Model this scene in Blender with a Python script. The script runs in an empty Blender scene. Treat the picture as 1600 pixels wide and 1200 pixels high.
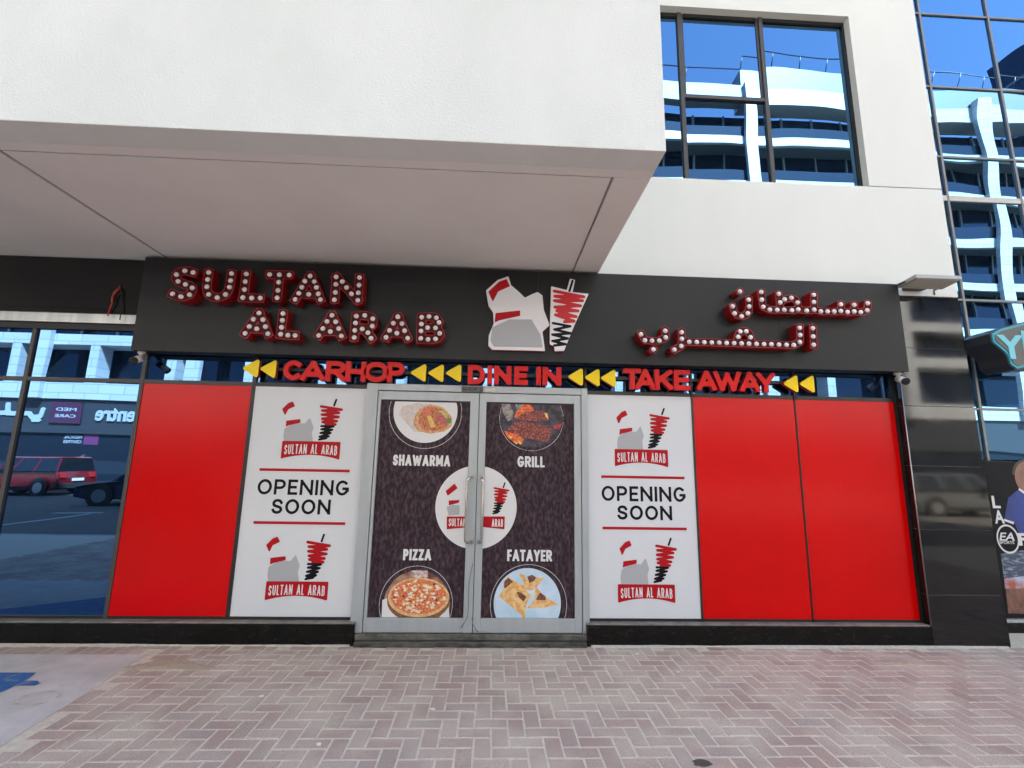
import bpy, bmesh, math, random
import numpy as np
from mathutils import Matrix, Vector
random.seed(7)
sc = bpy.context.scene
C = sc.collection

# ------------------------------------------------------------------ camera
F_PX = 734.24                                   # focal length in photo pixels (photo 1600 x 1200)
M = np.array([[0.99879444, -0.04560855, 0.01815292],
              [0.02572152, 0.17128261, -0.98488612],
              [0.04180995, 0.9841657, 0.17224924]])   # rows: right, down, forward
CAM = np.array([0.0, -4.65, 1.592])
cd = bpy.data.cameras.new('camera'); cam = bpy.data.objects.new('camera', cd); C.objects.link(cam)
cd.sensor_width = 36; cd.lens = F_PX / 1600 * 36; cd.clip_start = 0.05; cd.clip_end = 2000
mw = Matrix.Identity(4)
for i in range(3):
    mw[i][0] = M[0][i]; mw[i][1] = -M[1][i]; mw[i][2] = -M[2][i]; mw[i][3] = CAM[i]
cam.matrix_world = mw
sc.camera = cam

# ------------------------------------------------------------------ world, sun, exposure
AZ = math.radians(31); SLOPE = 1.35             # the sun stands behind the shop, to the right: the front is in open shade, the far side of the street is sunlit
ELEV = math.atan(SLOPE * math.cos(AZ))
w = bpy.data.worlds.new('World'); sc.world = w; w.use_nodes = True
wn = w.node_tree
sky = wn.nodes.new('ShaderNodeTexSky'); sky.sky_type = 'NISHITA'; sky.sun_disc = False
sky.sun_elevation = ELEV; sky.sun_rotation = AZ
sky.air_density = 1.0; sky.dust_density = 2.6; sky.ozone_density = 1.0
bg = wn.nodes['Background']; bg.inputs['Strength'].default_value = 0.06
wn.links.new(sky.outputs[0], bg.inputs['Color'])
sd = bpy.data.lights.new('sun', 'SUN'); sun = bpy.data.objects.new('sun', sd); C.objects.link(sun)
sd.energy = 5.0; sd.angle = math.radians(0.5); sd.color = (1.0, 0.92, 0.78)
to_sun = Vector((math.tan(AZ), 1.0, SLOPE)).normalized()
sun.rotation_euler = to_sun.to_track_quat('Z', 'Y').to_euler(); sun.location = (12, 20, 35)
vs = sc.view_settings; vs.view_transform = 'Standard'; vs.look = 'None'; vs.exposure = 3.6; vs.gamma = 1
vs.use_curve_mapping = False
sc.cycles.use_denoising = True
try: sc.cycles.denoiser = 'OPENIMAGEDENOISE'
except Exception: pass
sc.cycles.max_bounces = 8; sc.cycles.diffuse_bounces = 4; sc.cycles.glossy_bounces = 4
sc.cycles.caustics_reflective = False; sc.cycles.caustics_refractive = False

# ------------------------------------------------------------------ helpers
def P(x, y, Y):
    """photo pixel -> world point on the vertical plane y = Y"""
    d = M.T @ np.array([(x - 800) / F_PX, (y - 600) / F_PX, 1.0])
    return CAM + d * ((Y - CAM[1]) / d[1])
def G(x, y, Z=0.0):
    """photo pixel -> world point on the horizontal plane z = Z"""
    d = M.T @ np.array([(x - 800) / F_PX, (y - 600) / F_PX, 1.0])
    return CAM + d * ((Z - CAM[2]) / d[2])
def lin(c):
    return tuple((v / 255 / 12.92 if v / 255 <= 0.04045 else ((v / 255 + 0.055) / 1.055) ** 2.4) for v in c)
MATS = {}
def mat(name, col, rough=0.5, metal=0.0, spec=0.5, var=None, vscale=8.0, vdetail=6.0, vstretch=(1, 1, 1),
        bump=0.0, bscale=200.0, bdist=0.002, coat=0.0, coat_rough=0.05, rvar=0.0, emit=None, ramp=(0.35, 0.65), srgb=False):
    """principled material; var = second colour mixed in by object-space noise"""
    if name in MATS: return MATS[name]
    m = bpy.data.materials.new(name); m.use_nodes = True; nt = m.node_tree; b = nt.nodes['Principled BSDF']
    if srgb:
        col = lin(col); var = lin(var) if var else None
    b.inputs['Base Color'].default_value = (*col, 1); b.inputs['Roughness'].default_value = rough
    b.inputs['Metallic'].default_value = metal; b.inputs['Specular IOR Level'].default_value = spec
    b.inputs['Coat Weight'].default_value = coat; b.inputs['Coat Roughness'].default_value = coat_rough
    tc = None
    if var or bump or rvar:
        tc = nt.nodes.new('ShaderNodeNewGeometry')
        mp = nt.nodes.new('ShaderNodeMapping'); mp.inputs['Scale'].default_value = vstretch
        nt.links.new(tc.outputs['Position'], mp.inputs['Vector'])
    if var or rvar:
        n = nt.nodes.new('ShaderNodeTexNoise'); n.inputs['Scale'].default_value = vscale; n.inputs['Detail'].default_value = vdetail
        n.inputs['Roughness'].default_value = 0.6
        nt.links.new(mp.outputs[0], n.inputs['Vector'])
        r = nt.nodes.new('ShaderNodeMapRange'); r.inputs['From Min'].default_value = ramp[0]; r.inputs['From Max'].default_value = ramp[1]
        nt.links.new(n.outputs['Fac'], r.inputs['Value'])
        if var:
            mx = nt.nodes.new('ShaderNodeMix'); mx.data_type = 'RGBA'
            mx.inputs['A'].default_value = (*col, 1); mx.inputs['B'].default_value = (*var, 1)
            nt.links.new(r.outputs[0], mx.inputs['Factor']); nt.links.new(mx.outputs['Result'], b.inputs['Base Color'])
        if rvar:
            r2 = nt.nodes.new('ShaderNodeMapRange'); r2.inputs['To Min'].default_value = max(0, rough - rvar); r2.inputs['To Max'].default_value = rough + rvar
            nt.links.new(n.outputs['Fac'], r2.inputs['Value']); nt.links.new(r2.outputs[0], b.inputs['Roughness'])
    if bump:
        n2 = nt.nodes.new('ShaderNodeTexNoise'); n2.inputs['Scale'].default_value = bscale; n2.inputs['Detail'].default_value = 4
        nt.links.new(tc.outputs['Position'], n2.inputs['Vector'])
        bp = nt.nodes.new('ShaderNodeBump'); bp.inputs['Strength'].default_value = bump; bp.inputs['Distance'].default_value = bdist
        nt.links.new(n2.outputs['Fac'], bp.inputs['Height']); nt.links.new(bp.outputs[0], b.inputs['Normal'])
    if emit:
        b.inputs['Emission Color'].default_value = (*emit[0], 1); b.inputs['Emission Strength'].default_value = emit[1]
    MATS[name] = m
    return m

def glass_mat(name, tint, fac, body, wave=0.35, scale=0.9):
    """coated facade glass: tinted mirror layer over a dark body, slightly wavy"""
    m = bpy.data.materials.new(name); m.use_nodes = True; nt = m.node_tree; nt.nodes.clear()
    out = nt.nodes.new('ShaderNodeOutputMaterial'); mx = nt.nodes.new('ShaderNodeMixShader')
    g = nt.nodes.new('ShaderNodeBsdfGlossy'); g.inputs['Color'].default_value = (*tint, 1); g.inputs['Roughness'].default_value = 0.0
    d = nt.nodes.new('ShaderNodeBsdfDiffuse'); d.inputs['Color'].default_value = (*body, 1)
    geo = nt.nodes.new('ShaderNodeNewGeometry'); oi = nt.nodes.new('ShaderNodeObjectInfo')
    add = nt.nodes.new('ShaderNodeVectorMath'); add.operation = 'ADD'
    sc_ = nt.nodes.new('ShaderNodeMath'); sc_.operation = 'MULTIPLY'; sc_.inputs[1].default_value = 37.0
    nt.links.new(oi.outputs['Random'], sc_.inputs[0])
    nt.links.new(geo.outputs['Position'], add.inputs[0]); nt.links.new(sc_.outputs[0], add.inputs[1])
    n = nt.nodes.new('ShaderNodeTexNoise'); n.inputs['Scale'].default_value = scale; n.inputs['Detail'].default_value = 0.6
    nt.links.new(add.outputs[0], n.inputs['Vector'])
    bp = nt.nodes.new('ShaderNodeBump'); bp.inputs['Strength'].default_value = wave; bp.inputs['Distance'].default_value = 0.01
    nt.links.new(n.outputs['Fac'], bp.inputs['Height']); nt.links.new(bp.outputs[0], g.inputs['Normal'])
    lw = nt.nodes.new('ShaderNodeFresnel'); lw.inputs['IOR'].default_value = 1.5
    mr = nt.nodes.new('ShaderNodeMapRange'); mr.inputs['From Min'].default_value = 0.04; mr.inputs['From Max'].default_value = 1.0
    mr.inputs['To Min'].default_value = fac; mr.inputs['To Max'].default_value = 1.0
    nt.links.new(lw.outputs[0], mr.inputs['Value'])
    nt.links.new(mr.outputs[0], mx.inputs[0]); nt.links.new(d.outputs[0], mx.inputs[1]); nt.links.new(g.outputs[0], mx.inputs[2])
    nt.links.new(mx.outputs[0], out.inputs['Surface'])
    MATS[name] = m
    return m

def link(o, parent=None):
    C.objects.link(o)
    if parent is not None:
        o.parent = parent
        L = Vector((0, 0, 0)); q = parent
        while q is not None:
            L += Vector(q.location); q = q.parent
        # children are written in world coordinates
        o.location = Vector(o.location) - L
    return o
def tag(o, label=None, cat=None, group=None, kind=None):
    if label: o['label'] = label
    if cat: o['category'] = cat
    if group: o['group'] = group
    if kind: o['kind'] = kind
    return o
def thing(name, loc, label, cat, group=None):
    o = bpy.data.objects.new(name, None); o.empty_display_size = 0.1; o.location = loc; C.objects.link(o)
    return tag(o, label, cat, group)
def mesh_obj(name, verts, faces, m, parent=None, loc=None, smooth=False):
    me = bpy.data.meshes.new(name)
    if loc is None:
        a = np.array(verts, float); loc = (a.min(0) + a.max(0)) / 2
    me.from_pydata([tuple(np.array(v) - np.array(loc)) for v in verts], [], faces); me.update()
    if smooth:
        for p in me.polygons: p.use_smooth = True
    o = bpy.data.objects.new(name, me); o.location = tuple(loc)
    if m: me.materials.append(m)
    return link(o, parent)
def box(name, x0, x1, y0, y1, z0, z1, m, parent=None, bevel=0.0):
    bm = bmesh.new(); bmesh.ops.create_cube(bm, size=1)
    bmesh.ops.scale(bm, vec=(x1 - x0, y1 - y0, z1 - z0), verts=bm.verts)
    if bevel: bmesh.ops.bevel(bm, geom=bm.edges[:], offset=bevel, segments=2, affect='EDGES', profile=0.6)
    me = bpy.data.meshes.new(name); bm.to_mesh(me); bm.free(); me.materials.append(m)
    o = bpy.data.objects.new(name, me); o.location = ((x0 + x1) / 2, (y0 + y1) / 2, (z0 + z1) / 2)
    return link(o, parent)
def bm_obj(name, bm, m, parent=None, loc=(0, 0, 0), smooth=False):
    me = bpy.data.meshes.new(name); bm.to_mesh(me); bm.free()
    if smooth:
        for p in me.polygons: p.use_smooth = True
    me.materials.append(m); o = bpy.data.objects.new(name, me); o.location = loc
    return link(o, parent)
def tube(name, pts, r, m, parent=None, seg=10):
    """tube along points, as a mesh"""
    pts = [Vector(p) for p in pts]; verts = []; faces = []
    prev = None
    for i, p in enumerate(pts):
        t = (pts[min(i + 1, len(pts) - 1)] - pts[max(i - 1, 0)]).normalized()
        if prev is None:
            a = Vector((0, 0, 1)) if abs(t.z) < 0.9 else Vector((1, 0, 0)); n = t.cross(a).normalized()
        else:
            n = (prev - t * prev.dot(t)).normalized()
        prev = n; b = t.cross(n)
        for k in range(seg):
            an = 2 * math.pi * k / seg; verts.append(p + (n * math.cos(an) + b * math.sin(an)) * r)
    for i in range(len(pts) - 1):
        for k in range(seg):
            k2 = (k + 1) % seg
            faces.append((i * seg + k, i * seg + k2, (i + 1) * seg + k2, (i + 1) * seg + k))
    faces.append(tuple(range(seg))[::-1]); faces.append(tuple((len(pts) - 1) * seg + k for k in range(seg)))
    return mesh_obj(name, verts, faces, m, parent, smooth=True)
def cyl(name, c, r, axis, length, m, parent=None, seg=24, r2=None):
    bm = bmesh.new(); bmesh.ops.create_cone(bm, cap_ends=True, segments=seg, radius1=r, radius2=r if r2 is None else r2, depth=length)
    q = Vector(axis).normalized().to_track_quat('Z', 'Y').to_matrix().to_4x4(); bmesh.ops.transform(bm, matrix=q, verts=bm.verts)
    o = bm_obj(name, bm, m, parent, c)
    for p in o.data.polygons: p.use_smooth = len(p.vertices) == 4
    return o

# 2-D signed distance shapes -> meshes (marching squares), for letters and cut-outs
def seg_d(X, Z, a, b):
    ax, az = a; bx, bz = b; dx, dz = bx - ax, bz - az; L2 = dx * dx + dz * dz + 1e-12
    t = np.clip(((X - ax) * dx + (Z - az) * dz) / L2, 0, 1)
    return np.hypot(X - ax - t * dx, Z - az - t * dz)
def stroke(pts, hw, ext=1.0, closed=False):
    """thick polyline: round inside, cut square at its free ends"""
    pts = [tuple(p) for p in pts]
    def f(X, Z):
        d = np.full(X.shape, 1e9); q = pts + [pts[0]] if closed else pts
        for i in range(len(q) - 1):
            d = np.minimum(d, seg_d(X, Z, q[i], q[i + 1]) - hw)
        if not closed and ext > 0:
            for a, b in ((q[0], q[1]), (q[-1], q[-2])):
                u = np.array(a) - np.array(b); u = u / (np.linalg.norm(u) + 1e-9)
                al = (X - a[0]) * u[0] + (Z - a[1]) * u[1]; pe = -(X - a[0]) * u[1] + (Z - a[1]) * u[0]
                d = np.minimum(d, np.maximum(np.abs(al - hw * ext * 0.5) - hw * ext * 0.5, np.abs(pe) - hw))
        return d
    f.box = (min(p[0] for p in pts) - 2 * hw, max(p[0] for p in pts) + 2 * hw, min(p[1] for p in pts) - 2 * hw, max(p[1] for p in pts) + 2 * hw)
    return f
def union(*fs):
    def f(X, Z):
        d = fs[0](X, Z)
        for g in fs[1:]: d = np.minimum(d, g(X, Z))
        return d
    f.box = (min(g.box[0] for g in fs), max(g.box[1] for g in fs), min(g.box[2] for g in fs), max(g.box[3] for g in fs))
    return f
def poly_sdf(pts, rnd=0.0):
    pts = [tuple(p) for p in pts]
    def f(X, Z):
        d = np.full(X.shape, 1e9); ins = np.zeros(X.shape, bool); n = len(pts)
        for i in range(n):
            a, b = pts[i], pts[(i + 1) % n]; d = np.minimum(d, seg_d(X, Z, a, b))
            c = ((a[1] > Z) != (b[1] > Z)) & (X < (b[0] - a[0]) * (Z - a[1]) / ((b[1] - a[1]) if abs(b[1] - a[1]) > 1e-12 else 1e-12) + a[0])
            ins ^= c
        return np.where(ins, -d, d) - rnd
    e = rnd + 0.02
    f.box = (min(p[0] for p in pts) - e, max(p[0] for p in pts) + e, min(p[1] for p in pts) - e, max(p[1] for p in pts) + e)
    return f
def inset(f, k):
    g = lambda X, Z: f(X, Z) + k
    g.box = (f.box[0] + k, f.box[1] - k, f.box[2] + k, f.box[3] - k) if k > 0 else (f.box[0] + k, f.box[1] - k, f.box[2] + k, f.box[3] - k)
    return g
def band(f, wd):
    g = lambda X, Z: np.abs(f(X, Z) + wd / 2) - wd / 2
    g.box = f.box
    return g
def clip_z(f, z0=-1e9, z1=1e9):
    g = lambda X, Z: np.maximum(np.maximum(f(X, Z), Z - z1), z0 - Z)
    g.box = (f.box[0], f.box[1], max(f.box[2], z0 - 0.01), min(f.box[3], z1 + 0.01))
    return g
def clip_x(f, x0=-1e9, x1=1e9):
    g = lambda X, Z: np.maximum(np.maximum(f(X, Z), X - x1), x0 - X)
    g.box = (max(f.box[0], x0 - 0.01), min(f.box[1], x1 + 0.01), f.box[2], f.box[3])
    return g
def ellipse(cx, cz, rx, rz):
    g = lambda X, Z: (np.hypot((X - cx) / rx, (Z - cz) / rz) - 1) * min(rx, rz)
    g.box = (cx - rx - .01, cx + rx + .01, cz - rz - .01, cz + rz + .01)
    return g
def sdf_obj(name, f, res, yf, yb, m, parent=None):
    """solid with the 2-D shape f, front at y = yf (towards the street), back at yb; yb None: a thin sheet"""
    x0, x1, z0, z1 = f.box; nx = int((x1 - x0) / res) + 3; nz = int((z1 - z0) / res) + 3
    xs = x0 - res + np.arange(nx) * res; zs = z0 - res + np.arange(nz) * res
    X, Z = np.meshgrid(xs, zs, indexing='ij'); S = f(X, Z); S = np.where(np.abs(S) < 1e-7, 1e-7, S)
    S[0, :] = S[-1, :] = 1; S[:, 0] = S[:, -1] = 1
    idx = {}; V = []
    def vert(key, x, z):
        k = idx.get(key)
        if k is None:
            k = idx[key] = len(V); V.append((x, z))
        return k
    def corner(i, j): return vert(('c', i, j), xs[i], zs[j])
    def edge(i, j, k, l):
        if (i, j) > (k, l): i, j, k, l = k, l, i, j
        a, b = S[i, j], S[k, l]; t = a / (a - b)
        return vert((i, j, k, l), xs[i] + (xs[k] - xs[i]) * t, zs[j] + (zs[l] - zs[j]) * t)
    faces = []; rimseg = []
    ins = S < 0
    for j in range(nz - 1):
        run = None
        for i in range(nx - 1):
            cs = [(i, j), (i + 1, j), (i + 1, j + 1), (i, j + 1)]; fl = [ins[c] for c in cs]
            full = all(fl)
            if full:
                if run is None: run = i
            if (not full or i == nx - 2) and run is not None:
                e = i if not full else i + 1
                faces.append((corner(run, j), corner(e, j), corner(e, j + 1), corner(run, j + 1))); run = None
            if full or not any(fl): continue
            poly = []; tags = []
            for k in range(4):
                a, b = cs[k], cs[(k + 1) % 4]
                if ins[a]: poly.append(corner(*a)); tags.append(0)
                if ins[a] != ins[b]: poly.append(edge(*a, *b)); tags.append(1)
            if len(poly) >= 3: faces.append(tuple(poly))
            n = len(poly)
            for k in range(n):
                k2 = (k + 1) % n
                if tags[k] and tags[k2] and poly[k] != poly[k2]: rimseg.append((poly[k], poly[k2]))
    if not faces: return None
    verts = [(x, yf, z) for x, z in V]; fs = list(faces)
    if yb is not None:
        n = len(V); verts += [(x, yb, z) for x, z in V]
        for a, b in rimseg: fs.append((b, a, a + n, b + n))
        fs += [tuple(i + n for i in reversed(p)) for p in faces]
    used = sorted({i for p in fs for i in p}); mp = {k: i for i, k in enumerate(used)}
    return mesh_obj(name, [verts[k] for k in used], [tuple(mp[i] for i in p) for p in fs], m, parent)
def poly_flat(name, pts, y, m, parent=None):
    """flat printed shape: polygon of (x, z) on the plane y"""
    v = [(p[0], y, p[1]) for p in pts]
    ar = sum(pts[i][0] * pts[(i + 1) % len(pts)][1] - pts[(i + 1) % len(pts)][0] * pts[i][1] for i in range(len(pts)))
    f = tuple(range(len(pts)))
    return mesh_obj(name, v, [f if ar > 0 else f[::-1]], m, parent)

def text_mesh(s, x0, x1, z0, z1, y, m, parent=None, name='lettering', bold=0.0, depth=0.0, flip=False, shear=0.0, arch=0.0):
    """lettering from the built-in face, fitted into x0..x1, z0..z1, facing -y (or +y when flip)"""
    cu = bpy.data.curves.new('t', 'FONT'); cu.body = s; cu.size = 1; cu.offset = bold; cu.extrude = 0.5 if depth else 0.0; cu.resolution_u = 4
    cu.shear = shear
    o = bpy.data.objects.new('t', cu); C.objects.link(o)
    dg = bpy.context.evaluated_depsgraph_get(); dg.update(); oe = o.evaluated_get(dg); me = oe.to_mesh()
    V = np.array([v.co[:] for v in me.vertices]); Fc = [tuple(p.vertices) for p in me.polygons]
    oe.to_mesh_clear(); bpy.data.objects.remove(o); bpy.data.curves.remove(cu)
    mn, mx = V.min(0), V.max(0); u = (V[:, 0] - mn[0]) / (mx[0] - mn[0]); v = (V[:, 1] - mn[1]) / (mx[1] - mn[1])
    W = np.zeros_like(V); W[:, 2] = z0 + v * (z1 - z0) + (arch * (1 - (2 * u - 1) ** 2) if arch else 0)
    if flip:
        W[:, 0] = x1 - u * (x1 - x0); W[:, 1] = y + (V[:, 2] * depth if depth else 0)
    else:
        W[:, 0] = x0 + u * (x1 - x0); W[:, 1] = y - (V[:, 2] * depth if depth else 0)
    return mesh_obj(name, [tuple(q) for q in W], Fc, m, parent)

def _arc(cx, cy, rx, ry, a0, a1, n=14):
    return [(cx + rx * math.cos(math.radians(a0 + (a1 - a0) * t / n)), cy + ry * math.sin(math.radians(a0 + (a1 - a0) * t / n))) for t in range(n + 1)]
_bowl = lambda y0, y1, x=1.0: [(0, y1), (x * .55, y1)] + _arc(x * .55, (y0 + y1) / 2, x * .45, (y1 - y0) / 2, 90, -90, 8) + [(0, y0)]
FONT = {   # centre lines in a unit box, relative width
 'A': ([[(0, 0), (.5, 1)], [(.5, 1), (1, 0)], [(.2, .27), (.8, .27)]], 1.0), 'B': ([[(0, 0), (0, 1)], _bowl(.53, 1, .92), _bowl(0, .53)], .82),
 'C': ([_arc(.5, .5, .5, .5, 48, 312)], .92), 'D': ([[(0, 0), (0, 1)], [(0, 1), (.42, 1)] + _arc(.42, .5, .58, .5, 90, -90) + [(0, 0)]], .92),
 'E': ([[(0, 0), (0, 1)], [(0, 1), (1, 1)], [(0, .5), (.88, .5)], [(0, 0), (1, 0)]], .68), 'F': ([[(0, 0), (0, 1)], [(0, 1), (1, 1)], [(0, .48), (.85, .48)]], .66),
 'G': ([_arc(.5, .5, .5, .5, 48, 340), [(1, .30), (1, .44)], [(1, .44), (.62, .44)]], .94), 'H': ([[(0, 0), (0, 1)], [(1, 0), (1, 1)], [(0, .5), (1, .5)]], .88),
 'I': ([[(0, 0), (0, 1)]], 0.0), 'K': ([[(0, 0), (0, 1)], [(.08, .42), (1, 1)], [(.32, .58), (1, 0)]], .88), 'L': ([[(0, 1), (0, 0)], [(0, 0), (1, 0)]], .64),
 'M': ([[(0, 0), (0, 1)], [(0, 1), (.5, .22)], [(.5, .22), (1, 1)], [(1, 1), (1, 0)]], 1.12), 'N': ([[(0, 0), (0, 1)], [(0, 1), (1, 0)], [(1, 0), (1, 1)]], .92),
 'O': ([_arc(.5, .5, .5, .5, 0, 360, 28)], 1.0), 'P': ([[(0, 0), (0, 1)], _bowl(.44, 1)], .80), 'R': ([[(0, 0), (0, 1)], _bowl(.46, 1), [(.5, .46), (1, 0)]], .86),
 'S': ([[(.95, .80), (.80, .95), (.5, 1), (.2, .95), (.04, .80), (.08, .62), (.3, .53), (.7, .46), (.93, .36), (.97, .2), (.8, .05), (.5, 0), (.18, .05), (.02, .2)]], .80),
 'T': ([[(0, 1), (1, 1)], [(.5, 1), (.5, 0)]], .80), 'U': ([[(0, 1), (0, .38)] + _arc(.5, .38, .5, .38, 180, 360, 10) + [(1, .38), (1, 1)]], .86),
 'W': ([[(0, 1), (.25, 0)], [(.25, 0), (.5, .9)], [(.5, .9), (.75, 0)], [(.75, 0), (1, 1)]], 1.45), 'Y': ([[(0, 1), (.5, .42)], [(1, 1), (.5, .42)], [(.5, .42), (.5, 0)]], .92),
 'Z': ([[(0, 1), (1, 1)], [(1, 1), (0, 0)], [(0, 0), (1, 0)]], .78)}
def glyph(ch, x0, x1, z0, z1, hw):
    st, _ = FONT[ch]; w_, h_ = x1 - x0 - 2 * hw, z1 - z0 - 2 * hw
    fs = [stroke([(x0 + hw + u * w_, z0 + hw + v * h_) for u, v in q], hw, 1.0) for q in st]
    return clip_z(clip_x(union(*fs), x0 - hw * .2, x1 + hw * .2), z0, z1)
def layout(s_, x0, x1, hw, gap):
    """x range of every letter of a word fitted into x0..x1"""
    rel = [None if c == ' ' else FONT[c][1] for c in s_]; fixed = sum(2 * hw for r in rel if r == 0.0) + gap * (len(s_) - 1) + sum(gap * 2.2 for r in rel if r is None)
    k = (x1 - x0 - fixed) / sum(r for r in rel if r); out = []; x = x0
    for r in rel:
        wd = gap * 2.2 if r is None else (2 * hw if r == 0.0 else r * k); out.append((x, x + wd)); x += wd + gap
    return out
def stroke_text(s_, x0, x1, z0, z1, y, m, parent, hw, gap, name='lettering', res=None, arch=0.0):
    """flat printed word in block letters"""
    Vs = []; Fs = []; fs = []
    for c, (a, b) in zip(s_, layout(s_, x0, x1, hw, gap)):
        if c == ' ': continue
        t = 2 * ((a + b) / 2 - x0) / (x1 - x0) - 1; dz = arch * (1 - t * t)
        fs.append(glyph(c, a, b, z0 + dz, z1 + dz, hw))
    return sdf_obj(name, union(*fs), res or max(hw * .28, .0018), y, None, m, parent)

# ------------------------------------------------------------------ materials
white_wall = mat('stucco_white', (0.79, 0.81, 0.77), 0.85, var=(0.74, 0.765, 0.72), vscale=1.3, bump=0.6, bscale=75, bdist=0.007, spec=0.25, vstretch=(1.2, 1.2, 0.8))
smooth_wall = mat('painted_wall', (0.80, 0.82, 0.77), 0.8, var=(0.77, 0.79, 0.74), vscale=1.0, vstretch=(1.5, 1.5, 0.6), bump=0.15, bscale=60, bdist=0.003, spec=0.25)
soffit_mat = mat('soffit_paint', (0.87, 0.85, 0.80), 0.85, var=(0.82, 0.79, 0.74), vscale=1.1, bump=0.12, bscale=40, bdist=0.003, spec=0.2)
groove_mat = mat('groove_sealant', (0.30, 0.27, 0.24), 0.9)
granite = mat('black_granite', (0.0055, 0.0055, 0.0055), 0.05, spec=0.55, var=(0.012, 0.012, 0.011), vscale=3.5, rvar=0.04)
granite_dusty = mat('dusty_granite', (0.005, 0.005, 0.0045), 0.25, spec=0.25, var=(0.016, 0.015, 0.012), vscale=9, rvar=0.1, ramp=(0.5, 0.85), vstretch=(1, 1, 3))
ledge_mat = mat('dusty_sill', (0.30, 0.28, 0.24), 0.6, var=(0.16, 0.15, 0.13), vscale=9, metal=0.3)
alu = mat('grey_aluminium', (0.42, 0.45, 0.465), 0.36, metal=0.2, var=(0.38, 0.41, 0.42), vscale=3, vstretch=(4, 1, 0.6))
alu_dark = mat('dark_mullion', (0.035, 0.032, 0.03), 0.35, metal=0.5)
bronze = mat('bronze_mullion', (0.055, 0.05, 0.047), 0.45, metal=0.1)
steel = mat('brushed_steel', (0.55, 0.55, 0.53), 0.28, metal=0.95, var=(0.35, 0.35, 0.34), vscale=2.5, vstretch=(3, 1, 0.2))
chrome = mat('polished_steel', (0.50, 0.49, 0.47), 0.16, metal=1.0)
fascia_mat = mat('charcoal_panel', (0.020, 0.0205, 0.021), 0.42, metal=0.0, var=(0.014, 0.0145, 0.015), vscale=1.0, spec=0.28)
black = mat('matt_black', (0.008, 0.008, 0.008), 0.5)
dark_in = mat('dark_interior', (0.012, 0.013, 0.016), 0.6)
red_vinyl = mat('red_vinyl', (0.68, 0.0008, 0.001), 0.2, spec=0.24, var=(0.60, 0.0008, 0.001), vscale=0.8, bump=0.12, bscale=2.2, bdist=0.012)
white_vinyl = mat('white_vinyl', (0.68, 0.70, 0.725), 0.3, spec=0.4, var=(0.65, 0.67, 0.695), vscale=0.7, bump=0.05, bscale=3.0, bdist=0.01)
print_red = mat('print_red', (0.42, 0.004, 0.010), 0.45, spec=0.2)
print_black = mat('print_black', (0.006, 0.005, 0.007), 0.5, spec=0.15)
print_white = mat('print_white', (0.70, 0.70, 0.70), 0.4)
letter_side = mat('letter_side_red', (0.26, 0.006, 0.008), 0.4, var=(0.20, 0.004, 0.006), vscale=4)
letter_face = mat('letter_face_red', (0.075, 0.004, 0.007), 0.5, spec=0.2)
letter_rim = mat('letter_rim_red', (0.40, 0.010, 0.012), 0.4)
bulb_mat = mat('bulb_opal', (0.80, 0.76, 0.75), 0.10, spec=0.7)
acr_red = mat('acrylic_red', (0.66, 0.004, 0.003), 0.25, spec=0.2)
acr_yellow = mat('acrylic_yellow', (0.92, 0.66, 0.002), 0.25, spec=0.25)
acr_side = mat('acrylic_side', (0.35, 0.006, 0.006), 0.35)
shop_glass = glass_mat('shop_glass', (0.28, 0.56, 1.0), 0.30, (0.003, 0.007, 0.014), 0.28, 0.8)
up_glass = glass_mat('upper_glass', (0.30, 0.62, 1.0), 0.42, (0.003, 0.007, 0.015), 0.62, 0.8)
dark_glass = glass_mat('opposite_glass', (0.25, 0.34, 0.5), 0.10, (0.012, 0.016, 0.024), 0.1)

# ------------------------------------------------------------------ ground
ground = box('ground', -300, 300, -300, 200, -0.8, -0.12, mat('dry_earth', (0.30, 0.25, 0.19), 0.9), None); tag(ground, kind='structure')
asphalt = mat('asphalt', (0.085, 0.080, 0.073), 0.85, var=(0.11, 0.103, 0.094), vscale=2.0, bump=0.4, bscale=90, bdist=0.004)
road = box('road', -120, 120, -20.6, -6.15, -0.3, -0.115, asphalt); tag(road, kind='structure')
paint = mat('road_paint', (0.62, 0.62, 0.60), 0.7, var=(0.45, 0.45, 0.43), vscale=12)
concrete_k = mat('kerb_concrete', (0.45, 0.44, 0.41), 0.85, var=(0.36, 0.35, 0.33), vscale=6)
kerb = box('kerb', -120, 120, -6.15, -6.0, -0.3, 0.0, concrete_k, None, 0.015); tag(kerb, kind='structure')
kerb2 = box('kerb', -120, 120, -20.75, -20.6, -0.3, 0.0, concrete_k, None, 0.015); tag(kerb2, kind='structure')
far_pav = box('pavement_far', -120, 120, -25.2, -20.75, -0.3, 0.0, mat('far_pavers', (0.36, 0.26, 0.24), 0.85, var=(0.30, 0.22, 0.2), vscale=5)); tag(far_pav, kind='structure')
for i in range(14):                                    # parking bay marks along the shop side
    xb = -34 + i * 5.4
    mk = box('bay_line', xb, xb + 0.12, -11.0, -6.4, -0.115, -0.111, paint); tag(mk, kind='structure')
for i in range(24):
    xb = -36 + i * 3.2
    mk = box('lane_dash', xb, xb + 1.4, -11.3, -11.15, -0.115, -0.111, paint); tag(mk, kind='structure')

# pavement bed: the pale sand that fills the joints
sand_bed = mat('joint_sand', (0.70, 0.63, 0.50), 0.95, spec=0.1, var=(0.58, 0.51, 0.40), vscale=22, bump=0.5, bscale=260, bdist=0.003)
pavement = box('pavement', -30, 30, -6.0, 0.9, -0.3, -0.003, sand_bed); tag(pavement, kind='structure')

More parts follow.
